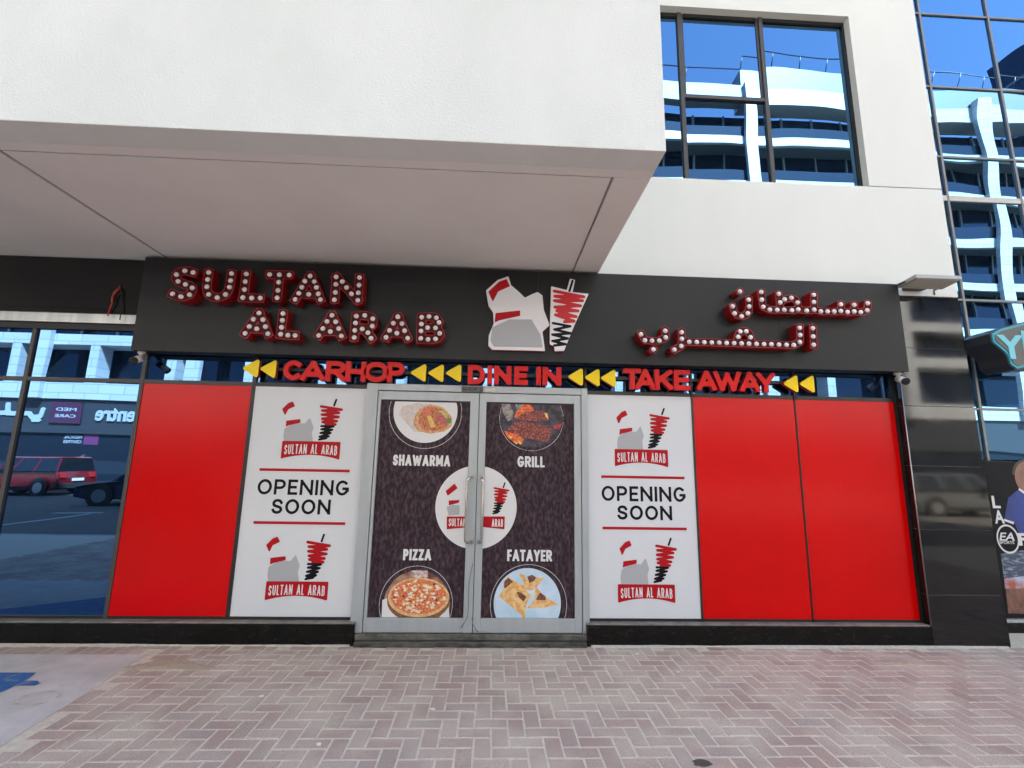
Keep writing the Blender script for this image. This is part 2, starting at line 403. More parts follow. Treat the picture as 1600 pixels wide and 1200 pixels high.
def paver_material():
    m = bpy.data.materials.new('red_paver'); m.use_nodes = True; nt = m.node_tree; b = nt.nodes['Principled BSDF']
    b.inputs['Roughness'].default_value = 0.95; b.inputs['Specular IOR Level'].default_value = 0.12
    oi = nt.nodes.new('ShaderNodeObjectInfo'); ge = nt.nodes.new('ShaderNodeNewGeometry')
    a = nt.nodes.new('ShaderNodeMath'); a.operation = 'ADD'; nt.links.new(oi.outputs['Random'], a.inputs[0]); nt.links.new(ge.outputs['Random Per Island'], a.inputs[1])
    fr = nt.nodes.new('ShaderNodeMath'); fr.operation = 'FRACT'; nt.links.new(a.outputs[0], fr.inputs[0])
    cr = nt.nodes.new('ShaderNodeValToRGB'); e = cr.color_ramp.elements
    e[0].position = 0.0; e[0].color = (0.385, 0.285, 0.235, 1); e[1].position = 1.0; e[1].color = (0.455, 0.345, 0.285, 1)
    for p_, c_ in ((0.25, (0.48, 0.365, 0.30)), (0.5, (0.405, 0.29, 0.24)), (0.72, (0.50, 0.39, 0.32)), (0.88, (0.40, 0.32, 0.27))):
        q = e.new(p_); q.color = (*c_, 1)
    nt.links.new(fr.outputs[0], cr.inputs[0])
    # dust and sand worked into the surface, speckle of the aggregate
    n1 = nt.nodes.new('ShaderNodeTexNoise'); n1.inputs['Scale'].default_value = 2.4; n1.inputs['Detail'].default_value = 10; nt.links.new(ge.outputs['Position'], n1.inputs['Vector'])
    r1 = nt.nodes.new('ShaderNodeMapRange'); r1.inputs['From Min'].default_value = 0.40; r1.inputs['From Max'].default_value = 0.68; r1.inputs['To Max'].default_value = 0.6
    nt.links.new(n1.outputs['Fac'], r1.inputs['Value'])
    mx = nt.nodes.new('ShaderNodeMix'); mx.data_type = 'RGBA'; mx.inputs['B'].default_value = (0.62, 0.54, 0.43, 1)
    nt.links.new(r1.outputs[0], mx.inputs['Factor']); nt.links.new(cr.outputs[0], mx.inputs['A'])
    n2 = nt.nodes.new('ShaderNodeTexNoise'); n2.inputs['Scale'].default_value = 170; n2.inputs['Detail'].default_value = 3; nt.links.new(ge.outputs['Position'], n2.inputs['Vector'])
    r2 = nt.nodes.new('ShaderNodeMapRange'); r2.inputs['From Min'].default_value = 0.3; r2.inputs['From Max'].default_value = 0.7; r2.inputs['To Min'].default_value = 0.72; r2.inputs['To Max'].default_value = 1.28
    nt.links.new(n2.outputs['Fac'], r2.inputs['Value'])
    mu = nt.nodes.new('ShaderNodeMix'); mu.data_type = 'RGBA'; mu.blend_type = 'MULTIPLY'; mu.inputs['Factor'].default_value = 1
    nt.links.new(mx.outputs['Result'], mu.inputs['A']); nt.links.new(r2.outputs[0], mu.inputs['B'])
    nt.links.new(mu.outputs['Result'], b.inputs['Base Color'])
    bp = nt.nodes.new('ShaderNodeBump'); bp.inputs['Strength'].default_value = 0.5; bp.inputs['Distance'].default_value = 0.002
    nt.links.new(n2.outputs['Fac'], bp.inputs['Height']); nt.links.new(bp.outputs[0], b.inputs['Normal'])
    return m
paver_mat = paver_material()
A_ = 0.1028                                            # paver module (half a paver length, with joint)
o0 = G(686, 1153)                                      # a paver corner read off the photo
GX, GY = o0[0] % A_, o0[1] % A_
i0 = round((o0[0] - GX) / A_); j0 = round((o0[1] - GY) / A_) - 1
PH = (i0 - j0) % 4                                     # that cell starts a lengthwise paver
SLAB = [G(-60, 1209)[:2], (-2.78, -0.30), (-2.62, -2.9)]
slab_x = lambda y: -2.80 + (-0.30 - y) * 0.085         # right edge of the concrete slab
SY0, SY1 = -2.1, -0.30
def on_slab(x, y): return SY0 < y < SY1 and x < slab_x(y)
def paver_mesh(lx, ly):
    bm = bmesh.new(); bmesh.ops.create_cube(bm, size=1); bmesh.ops.scale(bm, vec=(lx, ly, 0.05), verts=bm.verts)
    bmesh.ops.translate(bm, vec=(0, 0, -0.025), verts=bm.verts)
    bmesh.ops.bevel(bm, geom=[e for e in bm.edges if all(v.co.z > -0.01 for v in e.verts)], offset=0.004, segments=1, affect='EDGES')
    me = bpy.data.meshes.new('paver'); bm.to_mesh(me); bm.free(); me.materials.append(paver_mat); return me
J = 0.0115
pm = {0: paver_mesh(2 * A_ - J, A_ - J), 1: paver_mesh(A_ - J, 2 * A_ - J)}
cands = []
for i in range(-75, 80):
    for j in range(-58, 4):
        c = (i - j - PH) % 4
        if c == 0: kx, ky, kind = GX + (i + 1) * A_, GY + (j + 0.5) * A_, 0
        elif c == 3: kx, ky, kind = GX + (i + 0.5) * A_, GY + (j + 1) * A_, 1
        else: continue
        hx, hy = (A_, A_ / 2) if kind == 0 else (A_ / 2, A_)
        if ky + hy > -0.085 + (0.06 if kind else 0.03) or ky - hy < -5.98: continue
        if any(on_slab(kx + sx * hx * 0.9, ky + sy * hy * 0.9) for sx in (-1, 1) for sy in (-1, 1)): continue
        if kx < -2.85 and ky > -0.32: continue
        cands.append((kx, ky, kind))
# soldier course along the plinth, left of the door
for k in range(46):
    cands.append((-2.92 - k * A_, -0.203, 1))
def in_view(kx, ky):
    d = M @ (np.array([kx, ky, 0]) - CAM)
    if d[2] < 0.2: return None
    u, v = 800 + F_PX * d[0] / d[2], 600 + F_PX * d[1] / d[2]
    return d[2] if (-30 < u < 1630 and v < 1230) else None
vis = sorted([(in_view(*c[:2]), c) for c in cands if in_view(*c[:2])], key=lambda t: t[0])
near = {c for _, c in vis[:300]}
def jitter(): return random.uniform(-0.0015, 0.0015), math.radians(random.uniform(-0.5, 0.5)), math.radians(random.uniform(-0.5, 0.5)), math.radians(random.uniform(-0.4, 0.4))
rest = bmesh.new()
for c in cands:
    dz, rx, ry, rz = jitter()
    if c in near:
        o = bpy.data.objects.new('paver', pm[c[2]]); o.location = (c[0], c[1], dz); o.rotation_euler = (rx, ry, rz)
        C.objects.link(o); L = pavement.location.copy(); o.parent = pavement; o.location = Vector(o.location) - L
    else:
        n0 = len(rest.verts); rest.from_mesh(pm[c[2]]); rest.verts.ensure_lookup_table()
        vv = rest.verts[n0:]
        bmesh.ops.transform(rest, matrix=Matrix.Translation((c[0], c[1], dz)) @ Matrix.Rotation(rx, 4, 'X') @ Matrix.Rotation(ry, 4, 'Y'), verts=vv)
o = bm_obj('paver_field', rest, paver_mat, pavement); tag(o, kind='stuff')
# concrete slab with remains of a blue painted bay sign, sand drift at its corner
slab_m = mat('slab_concrete', (0.63, 0.60, 0.555), 0.95, spec=0.1, var=(0.47, 0.44, 0.40), vscale=4.0, vdetail=10, bump=0.35, bscale=35, bdist=0.004, ramp=(0.3, 0.7))
sv = [(-30, SY0), (slab_x(SY0), SY0), (slab_x(-1.4), -1.4), (slab_x(-1.0) + 0.012, -1.0), (slab_x(-0.6) - 0.01, -0.6), (slab_x(SY1), SY1), (-30, SY1)]
slab = mesh_obj('concrete_slab', [(x, y, 0.003) for x, y in sv] + [(x, y, -0.1) for x, y in sv], [tuple(range(7))] + [(i, i + 7, (i + 1) % 7 + 7, (i + 1) % 7) for i in range(7)], slab_m, pavement)
blue_m = mat('worn_blue_paint', (0.025, 0.12, 0.32), 0.8, var=(0.32, 0.36, 0.42), vscale=16, vdetail=10, ramp=(0.50, 0.80))
bp_ = [G(x, y, 0.006)[:2] for x, y in [(-420, 1051), (57, 1051), (36, 1066), (0, 1082), (-420, 1262)]]
mesh_obj('blue_paint', [(x, y, 0.007) for x, y in bp_], [tuple(range(5))[::-1]], blue_m, slab)
bp2 = [G(x, y, 0.006)[:2] for x, y in [(38, 1064), (58, 1064), (62, 1067), (56, 1071), (26, 1071)]]
mesh_obj('blue_smear', [(x, y, 0.0085) for x, y in bp2], [tuple(range(5))[::-1]], blue_m, slab)
ring_c = G(60, 1091, .004); rv = []; rf = []
for k in range(28):
    an = 2 * math.pi * k / 28
    for rr in (.085, .098 + .01 * math.sin(5 * an)): rv.append((ring_c[0] + rr * math.cos(an) * 1.25, ring_c[1] + rr * math.sin(an), .0052))
for k in range(26): rf.append((2 * k, 2 * k + 1, 2 * k + 3, 2 * k + 2))
mesh_obj('ring_mark', rv, rf, mat('rust_mark', (0.42, 0.35, 0.27), 0.95, var=(0.58, 0.53, 0.47), vscale=20), slab)
sand_m = mat('drift_sand', (0.50, 0.41, 0.30), 0.95, spec=0.1, var=(0.42, 0.335, 0.24), vscale=30, bump=0.8, bscale=120, bdist=0.006)
def drift(name, cx, cy, rx, ry, h, seed):
    rnd = random.Random(seed); N = 30; R_ = 7; V = [(cx, cy, h)]; Fs = []
    prof = [1 + 0.28 * math.sin(3 * a * 2 * math.pi / N + seed) + 0.16 * rnd.uniform(-1, 1) for a in range(N)]
    for r in range(1, R_ + 1):
        for a in range(N):
            t = r / R_; an = 2 * math.pi * a / N; q = 1 + (prof[a] - 1) * t
            V.append((cx + rx * t * q * math.cos(an), cy + ry * t * q * math.sin(an), h * (1 - t ** 1.5) + (rnd.uniform(-0.002, 0.002) if r < R_ else -0.01)))
    for a in range(N): Fs.append((0, 1 + a, 1 + (a + 1) % N))
    for r in range(1, R_):
        for a in range(N):
            b_ = (a + 1) % N; Fs.append((1 + (r - 1) * N + a, 1 + r * N + a, 1 + r * N + b_, 1 + (r - 1) * N + b_))
    o = mesh_obj(name, V, Fs, sand_m, None, smooth=True); o['kind'] = 'stuff'; return o
gd = G(262, 1040); drift('sand_drift', gd[0], gd[1], 0.34, 0.12, 0.010, 3)
gd = G(1395, 1034); drift('sand_drift', gd[0], gd[1], 0.20, 0.05, 0.004, 5)
# pale sand swept against the foot of the plinth
def swept(x0, x1, seed):
    rnd = random.Random(seed); n = int((x1 - x0) / .035); V = []; Fs = []
    wdt = 0.02
    for k in range(n + 1):
        wdt = min(max(wdt + rnd.uniform(-.006, .006), .006), .045); x = x0 + (x1 - x0) * k / n
        V += [(x, -.094, .012 + wdt * .15), (x, -.10 - wdt * .5, .006), (x, -.10 - wdt, -.002)]
    for k in range(n):
        for q in (0, 1): Fs.append((3 * k + q, 3 * k + q + 1, 3 * k + q + 4, 3 * k + q + 3))
    o = mesh_obj('swept_sand', V, Fs, mat('swept_sand', (0.60, 0.54, 0.45), 0.95, spec=0.1, var=(0.48, 0.42, 0.34), vscale=25), None, smooth=True); o['kind'] = 'stuff'
swept(-7.5, -1.20, 1); swept(0.95, 4.9, 2)

# ------------------------------------------------------------------ the shop's building
bld = thing('shop_building', (0, 0, 0), 'white rendered building with boxed-out upper storey above a black granite shopfront', 'building')
WY = -0.10                                             # face of wall, column and plinth
SOF = 3.55; OX = 1.05; OY = -2.05; TOP = 22.0
# boxed-out upper storey
box('upper_wall', -26, OX, OY, OY + 0.2, SOF, TOP, white_wall, bld, 0.006)
box('upper_side_wall', OX - 0.2, OX - 0.002, OY + 0.2, 0.3, SOF + 0.03, TOP, white_wall, bld)
box('soffit_backing', -26, OX - 0.21, OY + 0.21, 0.3, SOF + 0.018, SOF + 0.15, groove_mat, bld)
def soffit(x0, x1, y0, y1, z=SOF): box('soffit_panel', x0, x1, y0, y1, z, z + 0.03, soffit_mat, bld, 0.002)
g = 0.018
soffit(-26, OX - 0.0, OY + 0.2 + 0.001, -1.76, SOF + 0.001)
soffit(0.78 + g, OX - 0.001, -1.757, 0.25, SOF + 0.0005)
soffit(-3.25 + g, 0.78, -1.745, 0.25, SOF + 0.006)
soffit(-7.3 + g, -3.25 - 0.012, -1.745, 0.25, SOF + 0.004)
soffit(-26, -7.3, -1.745, 0.25, SOF + 0.004)
# wall to the right of the box, with the window opening
WX0, WX1, WZ0, WZ1, XR = 1.12, 4.10, 4.71, 6.91, 4.93
box('wall', OX, XR, WY, 0.3, 3.45, WZ0 - 0.008, smooth_wall, bld)
box('wall', WX1, XR, WY, 0.3, WZ0 + 0.004, TOP, smooth_wall, bld)
box('wall_joint', WX1, XR - 0.005, WY + 0.012, 0.29, WZ0 - 0.012, WZ0 + 0.008, groove_mat, bld)
box('wall', WX0, WX1, WY, 0.3, WZ1, TOP, smooth_wall, bld)
box('wall', OX, WX0, WY, 0.3, WZ0 - 0.008, TOP, smooth_wall, bld)
box('structure_core', -26, XR - 0.01, 0.31, 12, 0.0, TOP, dark_in, bld)
# upper window: three lights across, opening light in the middle
win = box('window', WX0 + 0.001, WX1 - 0.001, 0.05, 0.30, WZ0 - 0.006, WZ1 - 0.001, black, bld)
mx1, mx2, tz = P(1063, 100, 0)[0], P(1198, 180, 0)[0], P(1126, 155, 0)[2]
for a, b, c, d in ((WX0 + .03, mx1 - .025, WZ0, WZ1 - .02), (mx1 + .025, mx2 - .025, WZ0, tz - .025), (mx1 + .045, mx2 - .045, tz + .03, WZ1 - .05), (mx2 + .025, WX1 - .03, WZ0, WZ1 - .02)):
    box('pane', a, b, 0.0, 0.04, c, d, up_glass, win)
for xm in (mx1, mx2): box('mullion', xm - .022, xm + .022, -0.03, 0.049, WZ0 - .004, WZ1 - .002, bronze, win)
box('transom', mx1 + .023, mx2 - .023, -0.028, 0.048, tz - .022, tz + .022, bronze, win)
box('opening_frame', mx1 + .024, mx1 + .05, -0.012, 0.046, tz + .023, WZ1 - .004, bronze, win)
box('opening_frame', mx2 - .05, mx2 - .024, -0.012, 0.046, tz + .023, WZ1 - .004, bronze, win)
box('side_frame', WX1 - .03, WX1 - .002, -0.02, 0.046, WZ0 - .004, WZ1 - .002, alu_dark, win)
box('head_frame', WX0 + .002, mx1 - .023, -0.019, 0.046, WZ1 - .05, WZ1 - .003, alu_dark, win)
box('head_frame', mx1 + .051, mx2 - .051, -0.019, 0.046, WZ1 - .05, WZ1 - .003, alu_dark, win)
box('head_frame', mx2 + .023, WX1 - .031, -0.019, 0.046, WZ1 - .05, WZ1 - .003, alu_dark, win)
# granite column to the right: slabs with thin pale joints
CX0, CX1 = 4.175, XR - 0.004
jz = [0.0] + [P(1500, v, WY)[2] for v in (930, 828, 729, 636, 546)] + [3.44]
box('column_core', CX0 + .01, CX1 - .01, WY + 0.012, 0.3, 0, 3.44, mat('joint_grout', (0.34, 0.33, 0.31), 0.8), bld)
for a, b in zip(jz[:-1], jz[1:]):
    box('granite_slab', CX0, CX1, WY, WY + 0.02, a + 0.002, b - 0.002, granite, bld, 0.001)
    box('granite_return', CX0, CX0 + .009, WY + 0.021, 0.05, a + 0.002, b - 0.002, granite, bld)
tube('corner_trim', [(CX0 - .004, WY - .001, 0.19), (CX0 - .004, WY - .001, 2.6)], 0.005, steel, bld, 6)
# plinth slabs
pl_x = [-9.0, -7.8, -6.6, -5.4, P(84, 990, WY)[0], P(278, 990, WY)[0], P(553, 990, WY)[0]]
pr_x = [P(917, 990, WY)[0], P(1192, 990, WY)[0], CX0 - .004]
for xs_ in (pl_x, pr_x):
    for a, b in zip(xs_[:-1], xs_[1:]):
        box('plinth_slab', a + .0015, b - .0015, WY, 0.05, -0.1, 0.178, granite_dusty, bld, 0.003)
    box('sill_strip', xs_[0] + .001, xs_[-1] - .001, WY + 0.006, -0.012, 0.1785, 0.19, ledge_mat, bld, 0.002)
# left-hand neighbour bay: granite head band, steel strip, glazing
GR_Z = P(100, 488, -0.08)[2]
hx = [-9.0, -7.2, -5.9, P(70, 440, -.08)[0] - 0.55, -3.38]
for a, b in zip(hx[:-1], hx[1:]):
    box('head_slab', a + .001, b - .001, -0.08, 0.05, GR_Z, SOF - 0.002, granite, bld)
box('steel_band', -9.0, -3.38, -0.065, 0.05, P(100, 503, -.065)[2], GR_Z - .001, steel, bld)
# shopfront glazing (mullions, transoms, panes)
HEAD = P(30, 513, 0)[2]; TZ = 2.335
MX = [-8.6, -7.5, -6.5, -5.5, P(57, 517, 0)[0], -3.385, -2.325, -1.215, 0.94, 2.025, 3.095, 4.165]
box('head_bar', -9.0, 4.16, -0.03, 0.05, HEAD, P(100, 503, -.065)[2] - .001, black, bld)
MH = {9: .010, 10: .007, 6: .017}                          # half widths of the slimmer joints
mh = lambda k: MH.get(k, .018)
for k, xm in enumerate(MX):
    if k in (7, 8): box('mullion', xm - .012, xm + .012, -0.012, 0.06, TZ + .022, HEAD - .001, alu_dark, bld)
    else: box('mullion', xm - mh(k), xm + mh(k), -0.022, 0.06, 0.19, HEAD - .001, bronze if k < 6 else alu_dark, bld)
for k, (a, b) in enumerate(zip(MX[:-1], MX[1:])):
    if k != 7: box('transom', a + .019, b - .019, -0.02, 0.058, TZ - .018, TZ + .02, bronze if k < 6 else alu_dark, bld)
    box('pane', a + .019, b - .019, 0.0, 0.02, TZ + .021, HEAD - .002, shop_glass, bld)
    if k < 5: box('pane', a + .019, b - .019, 0.0, 0.02, 0.215, TZ - .019, shop_glass, bld)
    if k != 7: box('bottom_rail', a + .019, b - .019, -0.018, 0.05, 0.1905, 0.214, alu_dark, bld)
# door set: frame, two leaves with handles, dusty step
DX0, DX1 = P(556, 990, -.04)[0], P(918, 800, -.04)[0]; DM = (P(749.5, 620, -.05)[0] + P(738, 980, -.05)[0]) / 2
DT = P(740, 603, -.04)[2]; DL = P(740, 614, -.05)[2]; DB = P(737, 989, -.05)[2]
box('door_frame', -1.222, DX0 + .055, -0.06, 0.05, DB, DT, alu, bld, .003)
box('door_frame', DX1 - .055, .949, -0.06, 0.05, DB, DT, alu, bld, .003)
box('door_head', DX0 + .056, DX1 - .056, -0.058, 0.05, DL + .006, DT - .001, alu, bld, .003)
box('door_void', DX0 + .056, DX1 - .056, 0.0, 0.02, DB - .01, DL + .005, black, bld)
step_m = mat('dusty_step', (0.018, 0.018, 0.018), 0.4, var=(0.13, 0.12, 0.10), vscale=7, vstretch=(1, 1, 3), ramp=(0.38, 0.7))
box('door_step', P(553, 1000, -.13)[0], P(917, 1000, -.13)[0], -0.135, 0.05, -0.1, 0.045, step_m, bld, .006)
box('threshold', DX0 + .002, DX1 - .002, -0.085, 0.04, 0.0455, DB - .004, mat('threshold_stone', (0.03, 0.03, 0.029), 0.4, var=(0.17, 0.155, 0.13), vscale=9), bld, .004)
PZ0, PZ1 = P(650, 965, -.03)[2], P(666, 626, -.03)[2]
leaf_x = [(DX0 + .060, DM - .003, P(584.5, 800, -.03)[0], P(729.5, 800, -.03)[0]), (DM + .003, DX1 - .060, P(755.5, 800, -.03)[0], P(897, 800, -.03)[0])]
HYf = -0.125
for s, (a, b, pa, pb) in enumerate(leaf_x):
    leaf = bpy.data.objects.new('door', None); leaf.location = ((a + b) / 2, -.03, DB); leaf.empty_display_size = .1; link(leaf, bld)
    box('stile', a, pa, -0.05, -0.005, DB, DL, alu, leaf, .003); box('stile', pb, b, -0.05, -0.005, DB, DL, alu, leaf, .003)
    box('rail', pa, pb, -0.0485, -0.006, DB + .001, PZ0, alu, leaf, .003); box('rail', pa, pb, -0.0485, -0.006, PZ1, DL - .001, alu, leaf, .003)
    box('gasket', pa - .001, pb + .001, -0.03, -0.012, PZ1 - .012, PZ1 + .002, black, leaf)
    box('glass', pa, pb, -0.028, -0.014, PZ0, PZ1 - .012, dark_in, leaf)
    # D-shaped pull handle
    hx = P(728 if s == 0 else 753, 800, HYf)[0]; sx = DM - .035 if s == 0 else DM + .035
    zt, zb = P(735, 746, HYf)[2], P(730, 849, HYf)[2]
    pts = [(sx, -.05, zt)]
    for t in range(7):
        an = t / 6 * math.pi / 2; pts.append((sx + (hx - sx) * (0.35 + 0.65 * math.sin(an)) , -.05 + (HYf + .05) * min(1, .55 + .5 * math.sin(an)), zt - .035 * (1 - math.cos(an))))
    low = [(x, y, zb + (zt - z)) for x, y, z in pts][::-1]
    tube('handle', pts + low, 0.011, chrome, leaf, 12)
    for zc in (zt, zb): cyl('handle_rose', (sx, -.053, zc), .02, (0, 1, 0), .008, chrome, leaf)
    if s == 1:
        zc = P(747, 829, -.05)[2]; cyl('lock', (DM + .035, -.052, zc), .012, (0, 1, 0), .008, steel, leaf)
# number plate over the door and a strip of tape beside it
tb = P(742, 608, -.06)
npl = box('number_plate', P(721, 608, -.065)[0], P(755, 608, -.065)[0], -0.068, -0.0605, P(740, 612.5, -.065)[2], P(740, 603.8, -.065)[2], mat('plate_grey', (0.10, 0.095, 0.09), 0.4), None)
tag(npl, 'small dark plate reading SHOP 2 on the door head', 'sign')
text_mesh('SHOP 2', P(723, 608, -.069)[0], P(753.5, 608, -.069)[0], P(740, 611.3, -.069)[2], P(740, 605, -.069)[2], -0.069, mat('plate_letters', (0.004, 0.004, 0.004), 0.3), npl, bold=0.03)
tp = box('tape_strip', P(758, 608, -.06)[0], P(774, 608, -.06)[0], -0.0625, -0.0585, P(766, 612, -.06)[2], P(766, 607, -.06)[2], mat('cream_tape', (0.62, 0.58, 0.5), 0.6)); tag(tp, 'short strip of cream tape beside the shop number plate', 'tape')

# ------------------------------------------------------------------ vinyl panels stuck on the glazing
def edge_x(x, side):
    k = min(range(len(MX)), key=lambda i: abs(MX[i] - x)); return x + side * (mh(k) + .001)
def vinyl(name, x0, x1, m, label, cat, group=None):
    o = thing(name, ((x0 + x1) / 2, -.01, .215), label, cat, group)
    box('sheet', edge_x(x0, 1), edge_x(x1, -1), -0.014, -0.004, 0.2145, TZ - .0185, m, o)
    return o
vinyl('red_panel', MX[5], MX[6], red_vinyl, 'plain red window panel left of the left OPENING SOON poster', 'panel', 'red window panels')
vinyl('red_panel', MX[9], MX[10], red_vinyl, 'plain red window panel right beside the right OPENING SOON poster', 'panel', 'red window panels')
vinyl('red_panel', MX[10], MX[11], red_vinyl, 'plain red window panel beside the black granite column', 'panel', 'red window panels')

def skewer(f_map, y, parent, red, blk, k=1.0):
    """meat-on-a-spit mark: red and black zigzag on a tilted spit; f_map maps unit box coords to (x, z)"""
    def tr(pts): return [f_map(u, v) for u, v in pts]
    zr = [(0.05, 0.86), (0.98, 0.78), (0.10, 0.76), (0.86, 0.70), (0.08, 0.66), (0.84, 0.60), (0.10, 0.56), (0.76, 0.50), (0.12, 0.48), (0.70, 0.42), (0.26, 0.42)]
    zb = [(0.06, 0.38), (0.62, 0.37), (0.06, 0.30), (0.56, 0.29), (0.02, 0.21), (0.48, 0.21), (-0.02, 0.12), (0.40, 0.13), (-0.04, 0.05), (0.28, 0.08)]
    def zig(pts, w0):
        fs = []
        for a, b in zip(pts[:-1], pts[1:]): fs.append(stroke(tr([a, b]), w0 * k, 0.0))
        return union(*fs)
    sdf_obj('spit_meat', zig(zr, 0.0105), 0.004 * max(k, 0.6), y, None, red, parent)
    sdf_obj('spit_char', zig(zb, 0.0085), 0.004 * max(k, 0.6), y - .0004, None, blk, parent)
    sdf_obj('spit_rod', stroke(tr([(0.64, 0.88), (0.74, 1.02)]), 0.008 * k, 0.4), 0.004 * max(k, 0.6), y - .0006, None, blk, parent)

def badge(x0, x1, z0, z1, y, parent):
    n = 12; h = z1 - z0; dip = 0.16 * h
    top = [(x0 + (x1 - x0) * t / n, z1 + 0 * t) for t in range(n + 1)]
    bot = [(x1 + (x0 - x1) * t / n, z0 + dip * (1 - (2 * t / n - 1) ** 2) * 1.6) for t in range(n + 1)]
    sdf_obj('badge', poly_sdf([(x, z) for x, z in top + bot], 0.008), 0.005, y, None, print_red, parent)
    wd = x1 - x0
    stroke_text('SULTAN AL ARAB', x0 + .035 * wd, x1 - .035 * wd, z0 + .20 * h, z1 - .20 * h, y - .0008, print_white, parent, .0046 * wd / .5, .0085 * wd / .5, 'badge_lettering', .0014, 0.07 * h)['kind'] = 'stuff'

emb_grey = mat('print_pale_grey', (0.40, 0.41, 0.43), 0.45)
def emblem(u0, v0, u1, v1, Y, y, parent, cut=None):
    """printed emblem inside the photo box u0..u1, v0..v1: plain cut-out shape, spit and name badge"""
    def fm(u, v):
        q = P(u0 + (u1 - u0) * u, v1 + (v0 - v1) * v, Y); return (q[0], q[2])
    W = fm(1, 0)[0] - fm(0, 0)[0]; k = W / 0.46
    # plain stand-in shapes where the drawn figure is: pale body, red blocks
    L = lambda pts: [fm((u - 300) / 830, 1 - (v - 162) / 800) for u, v in pts]
    sh = [('emblem_body', L([(350, 560), (470, 490), (640, 490), (700, 420), (745, 540), (720, 620), (735, 735), (345, 735), (335, 660)]), emb_grey, 0.006 * k),
          ('emblem_band', L([(375, 450), (560, 430), (560, 465), (400, 500), (368, 515)]), print_red, 0.005 * k),
          ('emblem_cap', L([(320, 280), (400, 205), (455, 185), (480, 235), (390, 275), (350, 350)]), print_red, 0.006 * k)]
    for i, (n, pts, m, r) in enumerate(sh):
        f = poly_sdf(pts, r)
        if cut:
            f = clip_x(f, cut[0], cut[1])
        sdf_obj(n, f, 0.004, y - .0003 * i, None, m, parent)
    sk = lambda u, v: fm(0.66 + 0.38 * u, 0.28 + 0.72 * v)
    skewer(sk, y - .001, parent, print_red, print_black, k)
    b0, b1 = fm(0.0, 0.0), fm(1.0, 0.26)
    badge(b0[0], b1[0], b0[1], b1[1], y - .0016, parent)

def poster(x0, x1, label, e1, bar1, t1, t2, bar2, e2):
    o = thing('opening_poster', ((x0 + x1) / 2, -.01, .215), label, 'poster', 'OPENING SOON posters')
    box('sheet', edge_x(x0, 1), edge_x(x1, -1), -0.014, -0.004, 0.2145, TZ - .0185, white_vinyl, o)
    Y = -.015
    emblem(*e1, Y, -.0155, o); emblem(*e2, Y, -.0155, o)
    for (u0, v0, u1, v1) in (bar1, bar2):
        a, b = P(u0, v0, Y), P(u1, v1, Y); zc = (a[2] + b[2]) / 2
        box('red_rule', a[0], b[0], -.0158, -.0142, zc - .0125, zc + .0125, print_red, o)
    for s, (u0, u1, vt, vb) in (('OPENING', t1), ('SOON', t2)):
        um = (u0 + u1) / 2; vm = (vt + vb) / 2
        stroke_text(s, P(u0, vm, Y)[0], P(u1, vm, Y)[0], P(um, vb, Y)[2], P(um, vt, Y)[2], -.0162, print_black, o, .0125, .022)
poster(MX[6], MX[7] + .008, 'white OPENING SOON poster left of the doors',
       (440, 626, 531, 715), (405.5, 733.5, 546.5, 736), (402.5, 545.5, 749.5, 773.5), (424.5, 516.5, 780, 803.5), (396, 816.5, 539.5, 818), (415, 837, 512, 936))
poster(MX[8] - .006, MX[9], 'white OPENING SOON poster right of the doors',
       (962, 640, 1042, 727), (939.5, 745, 1069.5, 746.5), (940, 1071, 760, 783.5), (964.5, 1050, 790, 812.5), (941.5, 825, 1073, 826.5), (967, 843, 1053, 940))

# ------------------------------------------------------------------ door posters
slate = mat('slate_print', (0.024, 0.013, 0.018), 0.5, spec=0.2, var=(0.105, 0.068, 0.085), vscale=26, vdetail=12, vstretch=(1.5, 1, 0.7), ramp=(0.44, 0.74), bump=0.3, bscale=60)
PY = -0.0295
def fmap(u, v): q = P(u, v, PY); return (q[0], q[2])
def circ(cu, cv, r, name, y, m, parent, z0, z1, x0, x1, ring=None, res=.004):
    c = fmap(cu, cv); R_ = r * (fmap(cu + 10, cv)[0] - fmap(cu - 10, cv)[0]) / 20
    f = ellipse(c[0], c[1], R_, R_)
    if ring: f = band(f, ring)
    return sdf_obj(name, clip_x(clip_z(f, z0, z1), x0, x1), res, y, None, m, parent)
def shape(pts, name, y, m, parent, lim, rnd=0.0, res=.004):
    f = poly_sdf([fmap(*p) for p in pts], rnd)
    return sdf_obj(name, clip_x(clip_z(f, lim[0], lim[1]), lim[2], lim[3]), res, y, None, m, parent)
def crop_pts(pts, ox, oy, s): return [(ox + x / s, oy + y / s) for x, y in pts]
food = lambda n, a, b, sc_, r=(0.42, 0.58): mat(n, a, 0.45, var=b, vscale=sc_, vdetail=3, ramp=r)
dishes = mat('photo_white', (0.72, 0.71, 0.72), 0.4)
